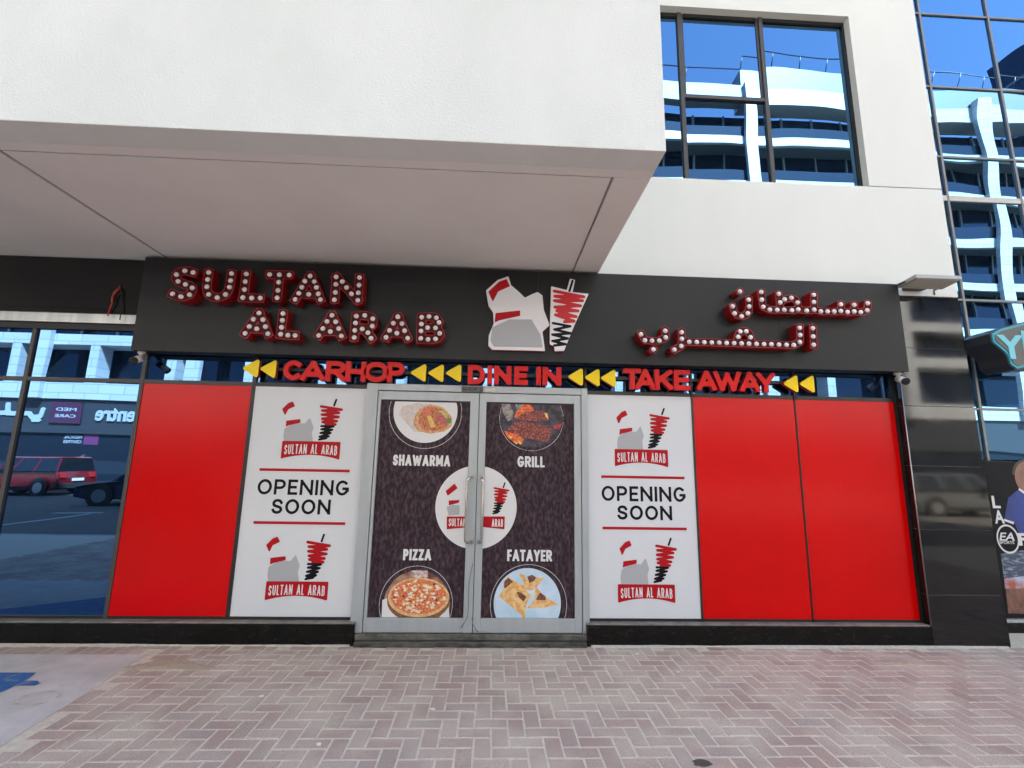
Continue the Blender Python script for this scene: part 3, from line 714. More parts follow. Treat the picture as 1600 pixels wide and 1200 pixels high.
for s, (a, b, pa, pb) in enumerate(leaf_x):
    lim = (PZ0 + .002, PZ1 - .014, pa + .001, pb - .001)
    o = thing('door_poster', ((pa + pb) / 2, -.03, PZ0), ['dark slate door poster with SHAWARMA and PIZZA on the left leaf', 'dark slate door poster with GRILL and FATAYER on the right leaf'][s], 'poster', 'food posters on the doors')
    box('sheet', pa + .0005, pb - .0005, -0.0292, -0.0283, PZ0 + .0005, PZ1 - .0125, slate, o)
    y = -.0298
    if s == 0:
        circ(665, 642, 50, 'photo_disc', y, dishes, o, *lim); circ(665, 644, 57, 'ring', y, print_white, o, *lim, ring=.004)
        c = lambda pts: crop_pts(pts, 590, 620, 10.323)
        shape(c([(350, 290), (400, 160), (640, 110), (820, 130), (700, 560), (600, 560)]), 'wrap', y - .0006, food('wrap_paper', (0.66, 0.60, 0.57), (0.58, 0.50, 0.47), 30), o, lim, .004)
        shape(c([(600, 330), (680, 200), (860, 125), (1060, 180), (1190, 330), (1190, 470), (1080, 550), (860, 590), (660, 550), (590, 450)]), 'bread', y - .0012, food('bread_edge', (0.55, 0.24, 0.09), (0.70, 0.42, 0.20), 40), o, lim, .004)
        shape(c([(690, 280), (760, 180), (880, 160), (1060, 210), (1150, 340), (1120, 480), (960, 540), (760, 530), (660, 420)]), 'filling', y - .0018, food('filling', (0.38, 0.06, 0.03), (0.62, 0.26, 0.10), 70), o, lim, .004)
        shape(c([(700, 270), (760, 170), (860, 190), (850, 290)]), 'tomato', y - .0024, food('tomato', (0.70, 0.20, 0.12), (0.60, 0.12, 0.07), 60), o, lim, .003)
        shape(c([(800, 310), (860, 310), (930, 480), (860, 490)]), 'fries', y - .0024, food('fries', (0.80, 0.52, 0.16), (0.72, 0.42, 0.10), 60), o, lim, .003)
        shape(c([(990, 290), (1070, 280), (1090, 430), (1020, 440)]), 'beet', y - .0024, food('beet', (0.40, 0.02, 0.06), (0.62, 0.18, 0.22), 90), o, lim, .003)
        shape(c([(1110, 360), (1190, 350), (1180, 420), (1130, 430)]), 'parsley', y - .0030, food('parsley', (0.07, 0.22, 0.05), (0.13, 0.32, 0.08), 80), o, lim, .003)
        shape(c([(990, 220), (1060, 220), (1130, 310), (1110, 350)]), 'lettuce', y - .0030, food('lettuce', (0.45, 0.45, 0.10), (0.55, 0.52, 0.2), 80), o, lim, .002)
        stroke_text('SHAWARMA', fmap(614, 719)[0], fmap(703.5, 719)[0], fmap(658, 728)[1], fmap(658, 711)[1], y - .0006, print_white, o, .0105, .008)
        stroke_text('PIZZA', fmap(630, 866)[0], fmap(674, 866)[0], fmap(652, 875.5)[1], fmap(652, 858)[1], y - .0006, print_white, o, .0105, .008)
        circ(651, 945, 52, 'photo_disc', y, food('table_photo', (0.13, 0.04, 0.03), (0.40, 0.22, 0.15), 9), o, *lim); circ(650, 944, 57.5, 'ring', y, print_white, o, *lim, ring=.004)
        c = lambda pts: crop_pts(pts, 570, 850, 9.143)
        shape(c([(250, 800), (330, 770), (420, 900), (560, 1000), (620, 1060), (240, 1060)]), 'plate', y - .0006, dishes, o, lim)
        shape(c([(1060, 1050), (1200, 900), (1210, 1050)]), 'napkin', y - .0006, dishes, o, lim)
        shape(c([(660, 380), (900, 380), (900, 480), (660, 480)]), 'jar', y - .0006, food('jar', (0.7, 0.62, 0.6), (0.35, 0.2, 0.18), 25), o, lim)
        ce = fmap(570 + 770 / 9.143, 850 + 760 / 9.143); k = (fmap(660, 900)[0] - fmap(650, 900)[0]) / 10
        def el(rx, ry, dy, n, m, yy):
            sdf_obj(n, clip_z(ellipse(ce[0], ce[1] - dy * k, rx * k, ry * k), *lim[:2]), .004, yy, None, m, o)
        el(48.5, 31, 5, 'tray', food('wood_tray', (0.16, 0.06, 0.03), (0.24, 0.10, 0.05), 30), y - .0012)
        el(47.5, 29, 0, 'crust', food('crust', (0.66, 0.36, 0.13), (0.78, 0.54, 0.28), 40), y - .0018)
        el(43.5, 25.5, -1, 'sauce', food('sauce', (0.62, 0.09, 0.03), (0.74, 0.30, 0.12), 60), y - .0024)
        rng = random.Random(4)
        cols = [mat('cheese', (0.80, 0.70, 0.55), 0.5), mat('olive', (0.03, 0.025, 0.03), 0.4), mat('pepper_yellow', (0.78, 0.48, 0.06), 0.4), mat('pepper_red', (0.60, 0.05, 0.03), 0.4), mat('ham', (0.72, 0.28, 0.2), 0.4)]
        blobs = {i: [] for i in range(5)}
        for t in range(150):
            an = rng.uniform(0, 6.283); rr = math.sqrt(rng.random()); i = rng.choices(range(5), (9, 3, 3, 4, 1))[0]
            cx, cz = ce[0] + 41 * k * rr * math.cos(an), ce[1] + (1 + 24 * rr * math.sin(an)) * k
            r_ = rng.uniform(1.0, 3.0) * k * (1.3 if i == 0 else 0.8); n = 7
            blobs[i].append([(cx + r_ * rng.uniform(.6, 1.3) * math.cos(q * 6.283 / n + t), cz + .7 * r_ * rng.uniform(.6, 1.3) * math.sin(q * 6.283 / n + t)) for q in range(n)])
        for i in blobs:
            V = []; Fs = []
            for bi, pl in enumerate(blobs[i]):
                Fs.append(tuple(range(len(V), len(V) + len(pl)))); V += [(px_, y - .0028 - .0002 * i - .00001 * bi, pz_) for px_, pz_ in pl]
            tag(mesh_obj('topping', V, Fs, cols[i], o), kind='stuff')
    else:
        circ(830.5, 650, 49, 'photo_disc', y, food('embers_photo', (0.015, 0.013, 0.02), (0.06, 0.045, 0.07), 18), o, *lim); circ(830.5, 654, 50, 'ring', y - .0002, print_white, o, *lim, ring=.0035)
        c = lambda pts: crop_pts(pts, 755, 625, 10.433)
        shape(c([(300, 70), (430, 70), (490, 210), (470, 310), (400, 340), (330, 200)]), 'smoke', y - .0006, food('smoke', (0.34, 0.30, 0.27), (0.16, 0.14, 0.13), 25), o, lim, .004)
        shape(c([(530, 70), (660, 70), (640, 180), (560, 220)]), 'smoke', y - .0006, food('smoke', None, None, 1), o, lim, .004)
        shape(c([(660, 80), (760, 80), (830, 160), (760, 210), (620, 240), (560, 300), (510, 280), (540, 200)]), 'flame', y - .0012, food('flame', (0.85, 0.22, 0.04), (0.55, 0.06, 0.02), 45), o, lim, .003)
        meat = food('ribs', (0.13, 0.02, 0.018), (0.52, 0.13, 0.09), 55, (0.45, 0.68))
        shape(c([(560, 270), (700, 200), (960, 180), (1050, 230), (1060, 330), (820, 340), (560, 320)]), 'rib_rack', y - .0018, meat, o, lim, .003)
        shape(c([(500, 370), (640, 350), (1090, 440), (1130, 500), (1040, 680), (800, 630), (600, 600), (380, 520)]), 'rib_rack', y - .0018, meat, o, lim, .003)
        shape(c([(350, 510), (520, 560), (660, 640), (620, 720), (500, 680), (390, 600)]), 'flame', y - .0024, food('flame', None, None, 1), o, lim, .003)
        shape(c([(1150, 420), (1270, 390), (1250, 460), (1170, 470)]), 'embers', y - .0018, food('embers', (0.6, 0.05, 0.03), (0.3, 0.02, 0.02), 40), o, lim, .003)
        for q in ([(410, 580), (470, 600), (450, 630)], [(490, 670), (560, 700), (540, 720)], [(580, 670), (630, 700), (600, 725)], [(1000, 210), (1040, 220), (1060, 310), (1020, 270)]):
            shape(c(q), 'glow', y - .0028, food('glow', (0.90, 0.62, 0.16), (0.9, 0.45, 0.08), 40), o, lim, .002)
        stroke_text('GRILL', fmap(808.5, 721)[0], fmap(851, 721)[0], fmap(830, 730)[1], fmap(830, 713)[1], y - .0006, print_white, o, .0105, .008)
        stroke_text('FATAYER', fmap(792.5, 868)[0], fmap(862.5, 868)[0], fmap(828, 877)[1], fmap(828, 859)[1], y - .0006, print_white, o, .0105, .007)
        circ(824, 943, 52.5, 'photo_disc', y, mat('plate_blue', (0.42, 0.62, 0.74), 0.4, var=(0.62, 0.72, 0.86), vscale=6), o, *lim); circ(826, 945, 60, 'ring', y, print_white, o, *lim, ring=.004)
        c = lambda pts: crop_pts(pts, 745, 850, 9.6)
        pastry = food('pastry', (0.72, 0.36, 0.10), (0.82, 0.56, 0.26), 22); filling = food('mince', (0.10, 0.03, 0.02), (0.24, 0.09, 0.06), 80)
        shape(c([(400, 680), (410, 550), (470, 490), (560, 560), (740, 640), (740, 690), (500, 700), (320, 800)]), 'pastry', y - .0006, pastry, o, lim, .002)
        shape(c([(630, 440), (720, 470), (760, 560), (890, 500), (1010, 510), (940, 590), (830, 690), (740, 680), (690, 540)]), 'pastry', y - .0012, pastry, o, lim, .002)
        shape(c([(880, 620), (950, 720), (1060, 820), (1220, 910), (1000, 950), (760, 960), (870, 840)]), 'pastry', y - .0012, pastry, o, lim, .002)
        shape(c([(340, 780), (560, 690), (720, 690), (820, 770), (740, 900), (720, 1110), (690, 1110), (660, 1050)]), 'pastry', y - .0018, pastry, o, lim, .002)
        for q in ([(410, 660), (420, 560), (470, 510), (540, 560), (440, 650)], [(760, 490), (830, 465), (885, 500), (860, 550), (790, 580)], [(890, 830), (950, 730), (1030, 790), (1030, 840)], [(600, 720), (660, 730), (740, 790), (700, 860), (640, 800)]):
            shape(c(q), 'mince', y - .0024, filling, o, lim, .002)
    # round emblem shared by both leaves
    lo = circ(744, 792, 63.5, 'emblem_disc', y - .0032, print_white, o, *lim, res=.005)
    if s == 0:
        Lp = lambda pts: crop_pts(pts, 660, 730, 8)
        shape(Lp([(300, 300), (400, 215), (430, 260), (320, 345)]), 'emblem_cap', y - .0036, print_red, o, lim, .006)
        shape(Lp([(335, 420), (460, 415), (450, 440), (335, 470)]), 'emblem_band', y - .0036, print_red, o, lim, .004)
        shape(Lp([(310, 500), (380, 475), (460, 480), (460, 590), (330, 600)]), 'emblem_body', y - .0036, emb_grey, o, lim, .004)
    else:
        Lp = lambda u, v: fmap(660 + (890 + 190 * u) / 8, 730 + (600 - 395 * v) / 8)
        skewer(Lp, y - .0036, o, print_red, print_black, 0.85)
    b0 = [fmap(660 + px_ / 8, 730 + pz_ / 8) for px_, pz_ in ((310, 620), (1025, 620), (1020, 770), (680, 735), (310, 770))]
    f = clip_x(poly_sdf(b0, .004), lim[2], lim[3]); sdf_obj('badge', f, .004, y - .0040, None, print_red, o)
    word = ('SULTAN', 330, 545) if s == 0 else ('ARAB', 868, 1008)
    stroke_text(word[0], fmap(660 + word[1] / 8, 815)[0], fmap(660 + word[2] / 8, 815)[0], fmap(740, 822.5)[1], fmap(740, 810.5)[1], y - .0046, print_white, o, .0042, .0055, res=.0014)

# ------------------------------------------------------------------ fascia sign with bulb letters
SX0, SX1, SZ0, SZ1, SYF = -3.40, 4.185, 2.60, 3.53, -0.20
sign = thing('shop_sign', ((SX0 + SX1) / 2, -.2, SZ0), 'long charcoal fascia sign with red bulb letters SULTAN AL ARAB in English and Arabic', 'shop sign')
seams = [SX0, P(716, 500, SYF)[0] + .55, P(1221, 520, SYF)[0], SX1]
seams = [SX0, P(432, 520, SYF)[0], P(840, 520, SYF)[0], P(1219, 520, SYF)[0], SX1]
for a, b in zip(seams[:-1], seams[1:]):
    box('panel', a + (.0006 if a != SX0 else 0), b - (.0006 if b != SX1 else 0), SYF, SYF + .02, SZ0, SZ1, fascia_mat, sign, 0.001)
box('sign_box', SX0 + .002, SX1 - .002, SYF + .0205, -0.031, SZ0 + .004, SZ1 - .002, black, sign)
LYF, LYB = -0.325, -0.2005                              # letter front and back
HW = 0.043
bm = bmesh.new(); bmesh.ops.create_uvsphere(bm, u_segments=14, v_segments=8, radius=1)
bmesh.ops.scale(bm, vec=(0.0235, 0.017, 0.0235), verts=bm.verts)
bulb_me = bpy.data.meshes.new('bulb'); bm.to_mesh(bulb_me); bm.free(); bulb_me.materials.append(bulb_mat)
for p in bulb_me.polygons: p.use_smooth = True
def marquee(strokes, bulbs, conv, label=None, hw=HW, ext=0.85, solid=()):
    """one channel letter: strokes and bulb spots given in crop pixels"""
    cv = lambda q: tuple(P(*conv(*q), LYF)[[0, 2]])
    f = union(*[stroke([cv(q) for q in s_[0]], hw, ext if not s_[1] else 0, s_[1]) for s_ in strokes])
    o = sdf_obj('letter', f, 0.011, LYF + .012, LYB, letter_side, sign)
    sdf_obj('letter_face', inset(f, .004), 0.011, LYF + .0115, None, letter_face, o)
    sdf_obj('letter_rim', band(f, .0055), 0.0055, LYF, LYF + .0119, letter_rim, o)
    if label: o['label'] = label
    for q in bulbs:
        x, z = cv(q); bo = bpy.data.objects.new('bulb', bulb_me); bo.location = (x, LYF + .004, z); link(bo, o)
def resample(pts, n):
    pts = [np.array(p, float) for p in pts]; d = [0]
    for a, b in zip(pts[:-1], pts[1:]): d.append(d[-1] + np.linalg.norm(b - a))
    out = []
    for k in range(n):
        t = d[-1] * k / (n - 1); i = min(max(np.searchsorted(d, t) - 1, 0), len(pts) - 2)
        q = (t - d[i]) / max(d[i + 1] - d[i], 1e-9); out.append(tuple(pts[i] * (1 - q) + pts[i + 1] * q))
    return out
cv3 = lambda u, v: (200 + u / 3.0769, 380 + v / 3.0769)
O = False
S_ = [(312, 140), (292, 133), (272, 132), (248, 137), (232, 150), (229, 166), (240, 183), (258, 191), (275, 197), (295, 203), (308, 214), (307, 233), (295, 247), (275, 256), (253, 257), (232, 252), (213, 243)]
marquee([(S_, O)], [S_[i] for i in (0, 2, 4, 6, 8, 10, 12, 14, 16)], cv3, 'red bulb letter S')
U_ = [(387, 140), (382, 174), (378, 209), (380, 230), (387, 246), (404, 257), (428, 261), (450, 257), (468, 246), (480, 230), (487, 211), (492, 179), (497, 145)]
marquee([(U_, O)], [U_[i] for i in (0, 1, 2, 4, 6, 8, 10, 11, 12)], cv3, 'red bulb letter U')
L_ = [(568, 147), (563, 184), (559, 222), (551, 261), (594, 263), (635, 263)]
marquee([(L_[:4], O), (L_[3:], O)], L_, cv3, 'red bulb letter L of SULTAN')
marquee([([(680, 150), (727, 151), (775, 152)], O), ([(727, 151), (724, 187), (720, 226), (716, 262)], O)], [(680, 150), (727, 151), (775, 152), (724, 187), (720, 226), (716, 262)], cv3, 'red bulb letter T')
def letA(l, ap, r, bar, lab):
    lo, hi = l[0], r[-1]
    marquee([([lo, ap], O), ([ap, hi], O), ([(bar[0] - 30, bar[1] - 1), (bar[0] + 30, bar[1] + 1)], O)], l + [ap] + r + [bar], cv3, lab)
letA([(803, 270), (820, 240), (835, 211), (850, 182)], (875, 157), [(895, 184), (905, 212), (914, 243), (925, 271)], (868, 245), 'red bulb letter A of SULTAN')
N_ = [(992, 272), (996, 236), (998, 197), (1000, 161), (1030, 184), (1050, 212), (1073, 243), (1104, 274), (1107, 238), (1110, 201), (1112, 164)]
marquee([(N_[:4], O), ([N_[3], N_[7]], O), (N_[7:], O)], N_, cv3, 'red bulb letter N')
letA([(562, 433), (582, 400), (602, 365)], (629, 335), [(648, 367), (660, 401), (672, 435)], (618, 411), 'red bulb letter A of AL')
L2 = [(745, 337), (741, 370), (737, 404), (733, 437), (768, 442), (803, 443)]
marquee([(L2[:4], O), (L2[3:], O)], L2, cv3, 'red bulb letter L of AL')
letA([(916, 443), (936, 410), (956, 376)], (980, 346), [(998, 377), (1013, 410), (1025, 446)], (972, 424), 'first red bulb letter A of ARAB')
R_ = [(1087, 453), (1090, 419), (1093, 383), (1097, 350), (1138, 347), (1165, 352), (1178, 370), (1176, 392), (1160, 406), (1126, 412), (1092, 412)]
marquee([(R_[:4], O), (R_[3:], O), ([(1126, 412), (1153, 432), (1170, 457)], O)], [R_[i] for i in (0, 1, 2, 3, 4, 9)] + [(1176, 363), (1174, 398), (1153, 430), (1168, 457)], cv3, 'red bulb letter R')
letA([(1240, 452), (1257, 419), (1275, 384)], (1297, 353), [(1317, 386), (1330, 420), (1344, 456)], (1292, 432), 'second red bulb letter A of ARAB')
B_ = [(1407, 457), (1408, 422), (1410, 388), (1412, 355)]
marquee([(B_, O), ([(1412, 355), (1447, 352), (1480, 356), (1495, 378), (1482, 400), (1465, 406), (1410, 406)], O), ([(1465, 406), (1490, 414), (1500, 435), (1490, 455), (1470, 461), (1407, 460)], O)],
        B_ + [(1447, 352), (1482, 358), (1495, 381), (1478, 407), (1440, 406), (1498, 433), (1478, 460), (1442, 462)], cv3, 'red bulb letter B')
# Arabic line, traced the same way
cv5 = lambda u, v: (960 + u / 3.2, 420 + v / 3.2)
HA = 0.037
sin_ = [(1268, 172), (1265, 207), (1233, 217), (1200, 213), (1167, 216), (1133, 211), (1100, 213), (1067, 213), (1033, 213), (1000, 204), (962, 209), (920, 203), (888, 207), (850, 205), (815, 205), (778, 204), (745, 190), (738, 154), (735, 116)]
loop_ = [(830, 170), (852, 152), (886, 145), (908, 155), (920, 178), (918, 200)]
marquee([(sin_, O), ([(1200, 178), (1200, 213)], O), ([(1133, 176), (1133, 211)], O), ([(998, 128), (1000, 204)], O), (loop_, O), ([(823, 124), (826, 168), (830, 200)], O)],
        sin_ + [(1200, 180), (1133, 178), (998, 130), (999, 166), (830, 168), (852, 152), (886, 145), (917, 168), (823, 125)], cv5, 'long red bulb piece of the upper Arabic line', HA, 0.7)
noon = [(672, 150), (675, 188), (672, 212), (660, 230), (637, 238), (614, 232), (600, 215), (592, 187)]
marquee([(noon, O)], [(672, 154), (675, 188), (668, 222), (637, 237), (602, 222), (592, 187)], cv5, 'red bulb letter of the upper Arabic line, open bowl', HA, 0.7)
marquee([([(624, 116), (632, 110)], O)], [(628, 113)], cv5, 'single bulb dot over the upper Arabic line', HA * .9, 0.0)
marquee([([(993, 292), (995, 338), (998, 385)], O)], [(993, 297), (995, 338), (998, 380)], cv5, 'upright red bulb stroke at the start of the lower Arabic line', HA, 0.8)
base2 = [(928, 290), (930, 331), (928, 366), (898, 381)] + [(898 + (375 - 898) * t / 14, 381 + (365 - 381) * t / 14) for t in range(1, 15)] + [(340, 362)]
ra = [(337, 312), (338, 350), (335, 386), (300, 404)]
ain = [(615, 352), (620, 330), (632, 313), (660, 311), (674, 322), (684, 346)]
marquee([(base2, O), (ra, O), (ain, O)], [(928, 295)] + base2[1:-1] + [(337, 317)] + ra[1:] + [(620, 340), (630, 313), (660, 312), (682, 342)], cv5, 'long red bulb piece of the lower Arabic line', HA, 0.7)
ba = [(255, 305), (257, 343), (225, 359), (188, 360), (153, 357), (133, 323)]
marquee([(ba, O)], [(255, 310), (257, 343), (225, 359), (188, 359), (153, 357), (133, 327)], cv5, 'red bulb letter ending the lower Arabic line', HA, 0.7)
marquee([([(192, 405), (200, 401)], O)], [(196, 403)], cv5, 'single bulb dot under the lower Arabic line', HA * .9, 0.0)
# white cut-out boards between the two names: a plain emblem board and a meat-on-a-spit board
cv4 = lambda u, v: tuple(P(700 + u / 5, 400 + v / 5, -.245)[[0, 2]])
board_m = mat('board_white', (0.76, 0.76, 0.77), 0.3)
outline = [(300, 270), (390, 190), (470, 162), (490, 230), (560, 290), (600, 330), (660, 300), (700, 285), (735, 310), (745, 420), (790, 540), (735, 590), (755, 740), (345, 730), (318, 700), (322, 620), (360, 530), (355, 440), (320, 390)]
f = poly_sdf([cv4(*q) for q in outline], .003)
bd = sdf_obj('emblem_board', f, .007, -.245, -.2005, print_red, sign); sdf_obj('board_face', inset(f, -.0005), .007, -.2475, -.2452, board_m, bd)
sdf_obj('emblem_cap', poly_sdf([cv4(*q) for q in [(320, 280), (400, 205), (455, 185), (480, 235), (390, 275), (350, 350)]], .005), .006, -.2479, None, print_red, bd)
sdf_obj('emblem_band', poly_sdf([cv4(*q) for q in [(375, 450), (560, 430), (560, 465), (400, 500), (368, 515)]], .005), .006, -.2479, None, print_red, bd)
sdf_obj('emblem_body', poly_sdf([cv4(*q) for q in [(350, 560), (480, 500), (650, 500), (720, 620), (735, 712), (360, 705), (335, 660)]], .005), .006, -.2479, None, emb_grey, bd)
out2 = [(808, 240), (930, 270), (955, 180), (990, 190), (970, 285), (1095, 298), (985, 540), (905, 738), (835, 742), (830, 700), (798, 690), (800, 500)]
f = poly_sdf([cv4(*q) for q in out2], .003)
bd = sdf_obj('spit_board', f, .007, -.245, -.2005, print_red, sign); sdf_obj('board_face', inset(f, -.0005), .007, -.2475, -.2452, board_m, bd)
def zig4(pts, hw): return union(*[stroke([cv4(*a), cv4(*b)], hw, 0.0) for a, b in zip(pts[:-1], pts[1:])])
red_z = [(830, 275), (1060, 320), (835, 315), (1050, 350), (832, 350), (1035, 390), (835, 400), (1015, 430), (850, 430), (1000, 475), (840, 460), (985, 510), (910, 515)]
sdf_obj('spit_meat', zig4(red_z, .016), .006, -.2481, None, mat('spit_red', (0.55, 0.008, 0.016), 0.35), bd)
blk_z = [(820, 525), (955, 550), (830, 575), (960, 605), (815, 615), (935, 645), (815, 665), (920, 690), (830, 700)]
sdf_obj('spit_char', zig4(blk_z, .0125), .006, -.2483, None, print_black, bd)
sdf_obj('spit_rod', stroke([cv4(948, 275), cv4(973, 195)], .011, 0.3), .006, -.2485, None, print_black, bd)

# ------------------------------------------------------------------ the CARHOP / DINE IN / TAKE AWAY letters under the fascia
SVY = -0.10
service = thing('service_sign', (0, SVY, 2.36), 'row of red letters CARHOP, DINE IN, TAKE AWAY with yellow arrows below the fascia', 'shop sign')
box('mounting_rail', P(395, 580, -.05)[0], P(1272, 600, -.05)[0], -0.052, -0.03, 2.47, 2.50, black, service)
def word(s, spans, vt, vb):
    """each letter its own part; spans = photo x range of each letter, vt / vb = (left, right) top and bottom rows"""
    n = len(spans)
    for k, (ch, (u0, u1)) in enumerate(zip(s, spans)):
        t = k / max(n - 1, 1); um = (u0 + u1) / 2; vm0 = vt[0] + (vt[1] - vt[0]) * t; vm1 = vb[0] + (vb[1] - vb[0]) * t
        x0, x1 = P(u0, (vm0 + vm1) / 2, SVY)[0], P(u1, (vm0 + vm1) / 2, SVY)[0]; z0, z1 = P(um, vm1, SVY)[2], P(um, vm0, SVY)[2]
        f = glyph(ch, x0, x1, z0, z1, .0235)
        o = sdf_obj('letter', f, .006, SVY, -.0525, acr_side, service)
        sdf_obj('letter_face', inset(f, -.0005), .006, SVY - .006, SVY - .0002, acr_red, o)
word('CARHOP', [(443, 474), (470, 508), (509, 540), (540, 572), (569, 607), (605, 632)], (563, 566), (594, 597.5))
word('DINE', [(731, 758), (761.5, 769), (772, 799), (803.5, 825)], (570.5, 572.5), (600, 601))
word('IN', [(838, 845.5), (848, 877)], (573, 573.5), (601.5, 602))
word('TAKE', [(974, 1002), (993, 1024), (1023, 1051), (1053, 1078)], (576, 578), (608, 609.5))
word('AWAY', [(1089, 1119), (1115, 1158), (1156, 1187), (1182, 1211)], (579, 582), (610, 613))
for (ux, vc) in [(393, 575.5), (420, 576.5), (654.5, 582.5), (682, 583), (709.5, 583), (900, 589), (926, 590), (951, 591), (1236, 599.5), (1261.5, 600)]:
    c = P(ux, vc, SVY); tri = [(c[0] + .052, c[2] + .068), (c[0] + .052, c[2] - .068), (c[0] - .058, c[2])]
    f = poly_sdf(tri, .017)
    o = sdf_obj('arrow', f, .006, SVY, -.0525, acr_side, service); sdf_obj('arrow_face', inset(f, -.0005), .006, SVY - .004, SVY - .0002, acr_yellow, o)

# ------------------------------------------------------------------ small fittings
cam_white = mat('camera_white', (0.68, 0.68, 0.66), 0.4)
def cctv(x, z, y, dirx, label, zc):
    o = thing('security_camera', (x, y, z), label, 'camera', 'security cameras under the fascia')
    cyl('mount', (x, y, z - .012), .032, (0, 0, 1), .024, cam_white, o)
    cyl('neck', (x + .005 * dirx, y - .01, z - .045), .017, (0.1 * dirx, -.3, -1), .055, cam_white, o)
    d = Vector((0.25 * dirx, -1, -0.45)).normalized(); c = Vector((x + .01 * dirx, y - .045, z - .085))
    cyl('body', c, .034, d, .11, cam_white, o)
    cyl('lens_hood', c + d * .06, .036, d, .02, black, o); cyl('lens', c + d * .0712, .02, d, .004, mat('lens', (0.01, 0.01, 0.02), 0.05), o)
q = P(219, 550, -.15); cctv(q[0], SZ0 + .004, -.13, 0.5, 'white bullet security camera under the left end of the fascia', 0)
q = P(1405, 584, -.15); cctv(q[0], SZ0 + .004, -.13, -0.6, 'white bullet security camera under the right end of the fascia', 0)
# floodlight on the white wall over the column
q0, q1 = P(1418, 440, -.32), P(1488, 440, -.32); zc = P(1450, 440, -.32)[2]
fl = thing('floodlight', ((q0[0] + q1[0]) / 2, WY, zc), 'flat grey floodlight on the white wall above the granite column', 'floodlight')
xm = (q0[0] + q1[0]) / 2
body = box('housing', q0[0], q1[0], -.42, -.20, zc - .022, zc + .022, mat('flood_grey', (0.36, 0.37, 0.36), 0.45, metal=0.3), fl, .008); body.rotation_euler.x = math.radians(-6)
ln = box('lens', q0[0] + .02, q1[0] - .02, -.405, -.215, zc - .026, zc - .0225, mat('flood_lens', (0.55, 0.53, 0.45), 0.25), fl); ln.rotation_euler.x = math.radians(-6)
tube('bracket', [(q0[0] - .012, -.30, zc), (q0[0] - .012, WY - .004, zc), (q0[0] - .012, WY - .004, zc - .05)], .008, bronze, fl, 6)
tube('bracket', [(q1[0] + .012, -.30, zc), (q1[0] + .012, WY - .004, zc), (q1[0] + .012, WY - .004, zc - .05)], .008, bronze, fl, 6)
box('wall_plate', xm - .1, xm + .1, -.20, WY - .001, zc - .02, zc + .012, bronze, fl)
# loose cables on the granite band at the left
wa = P(187, 447, -.085)
lw = thing('loose_cable', (wa[0], -.085, wa[2]), 'loose red, orange and black cable ends hanging from the granite band', 'cable')
pw = lambda u, v, y=-.1: tuple(P(u, v, y))
tube('orange_wire', [pw(188, 446, -.082), pw(184, 451), pw(178, 456), pw(175, 464), pw(174, 471)], .004, mat('wire_orange', (0.45, 0.16, 0.05), 0.5), lw, 6)
tube('red_wire', [pw(190, 449, -.082), pw(183, 455, -.11), pw(176, 462, -.115), pw(175, 474, -.11), pw(171, 484), pw(168, 494)], .0055, mat('wire_red', (0.55, 0.03, 0.02), 0.5), lw, 6)
tube('black_wire', [pw(189, 446, -.082), pw(190, 456), pw(189, 470), pw(190, 484), pw(187, 500)], .005, black, lw, 6)
# thin wire hanging down the meeting stiles of the doors
dw = tube('door_wire', [pw(739, 880, -.055), pw(736, 893, -.06), pw(733, 910, -.062), pw(732, 930, -.062), pw(732, 948, -.062), pw(730, 966, -.062), pw(725, 974, -.06), pw(720, 981, -.056)], .0032, mat('wire_grey', (0.16, 0.16, 0.17), 0.5), None, 6)
tag(dw, 'thin grey wire hanging down the middle of the double door', 'wire')
dw = tube('door_wire', [pw(737.5, 965, -.056), pw(739, 975, -.062), pw(743, 983, -.064), pw(748, 988, -.062)], .003, MATS['wire_grey'], None, 6)
tag(dw, 'short curled wire end at the foot of the doors', 'wire')
st = G(1097, 1193); stn = mesh_obj('oil_stain', [(st[0] + .05 * math.cos(a * .5236) * (1 + .25 * math.sin(3 * a)), st[1] + .035 * math.sin(a * .5236), .0035) for a in range(12)], [tuple(range(12))], mat('stain', (0.07, 0.06, 0.055), 0.8)); tag(stn, kind='structure')
stn.parent = pavement; stn.location = Vector(stn.location) - Vector(pavement.location)
# scraps of litter on the pavers
lit_m = mat('paper_scrap', (0.72, 0.71, 0.68), 0.8)
spots = [((957, 1018), 'white paper scrap near the right end of the door step'), ((996, 1022), 'white paper scrap below the plinth right of the doors'), ((409, 1088), 'white scrap on the bright pavers left of the doors'),
         ((676, 1108), 'white scrap on the pavers below the left door'), ((1059, 1050), 'white scrap on the shaded pavers right of the doors'), ((499, 1163), 'thin white scrap nearest the camera at the left')]
for (u, v), lab in spots:
    c = G(u, v, .003); n = 6; r_ = random.uniform(.010, .020)
    pts = [(c[0] + r_ * random.uniform(.5, 1.3) * math.cos(k * 1.047), c[1] + r_ * random.uniform(.5, 1.3) * math.sin(k * 1.047), .004 + random.uniform(0, .004)) for k in range(n)]
    o = mesh_obj('paper_scrap', pts + [(x, y, .0035) for x, y, z in pts], [tuple(range(n)), tuple(range(n, 2 * n))[::-1]] + [(k, k + n, (k + 1) % n + n, (k + 1) % n) for k in range(n)], lit_m)
    tag(o, lab, 'litter', 'scraps on the pavers')

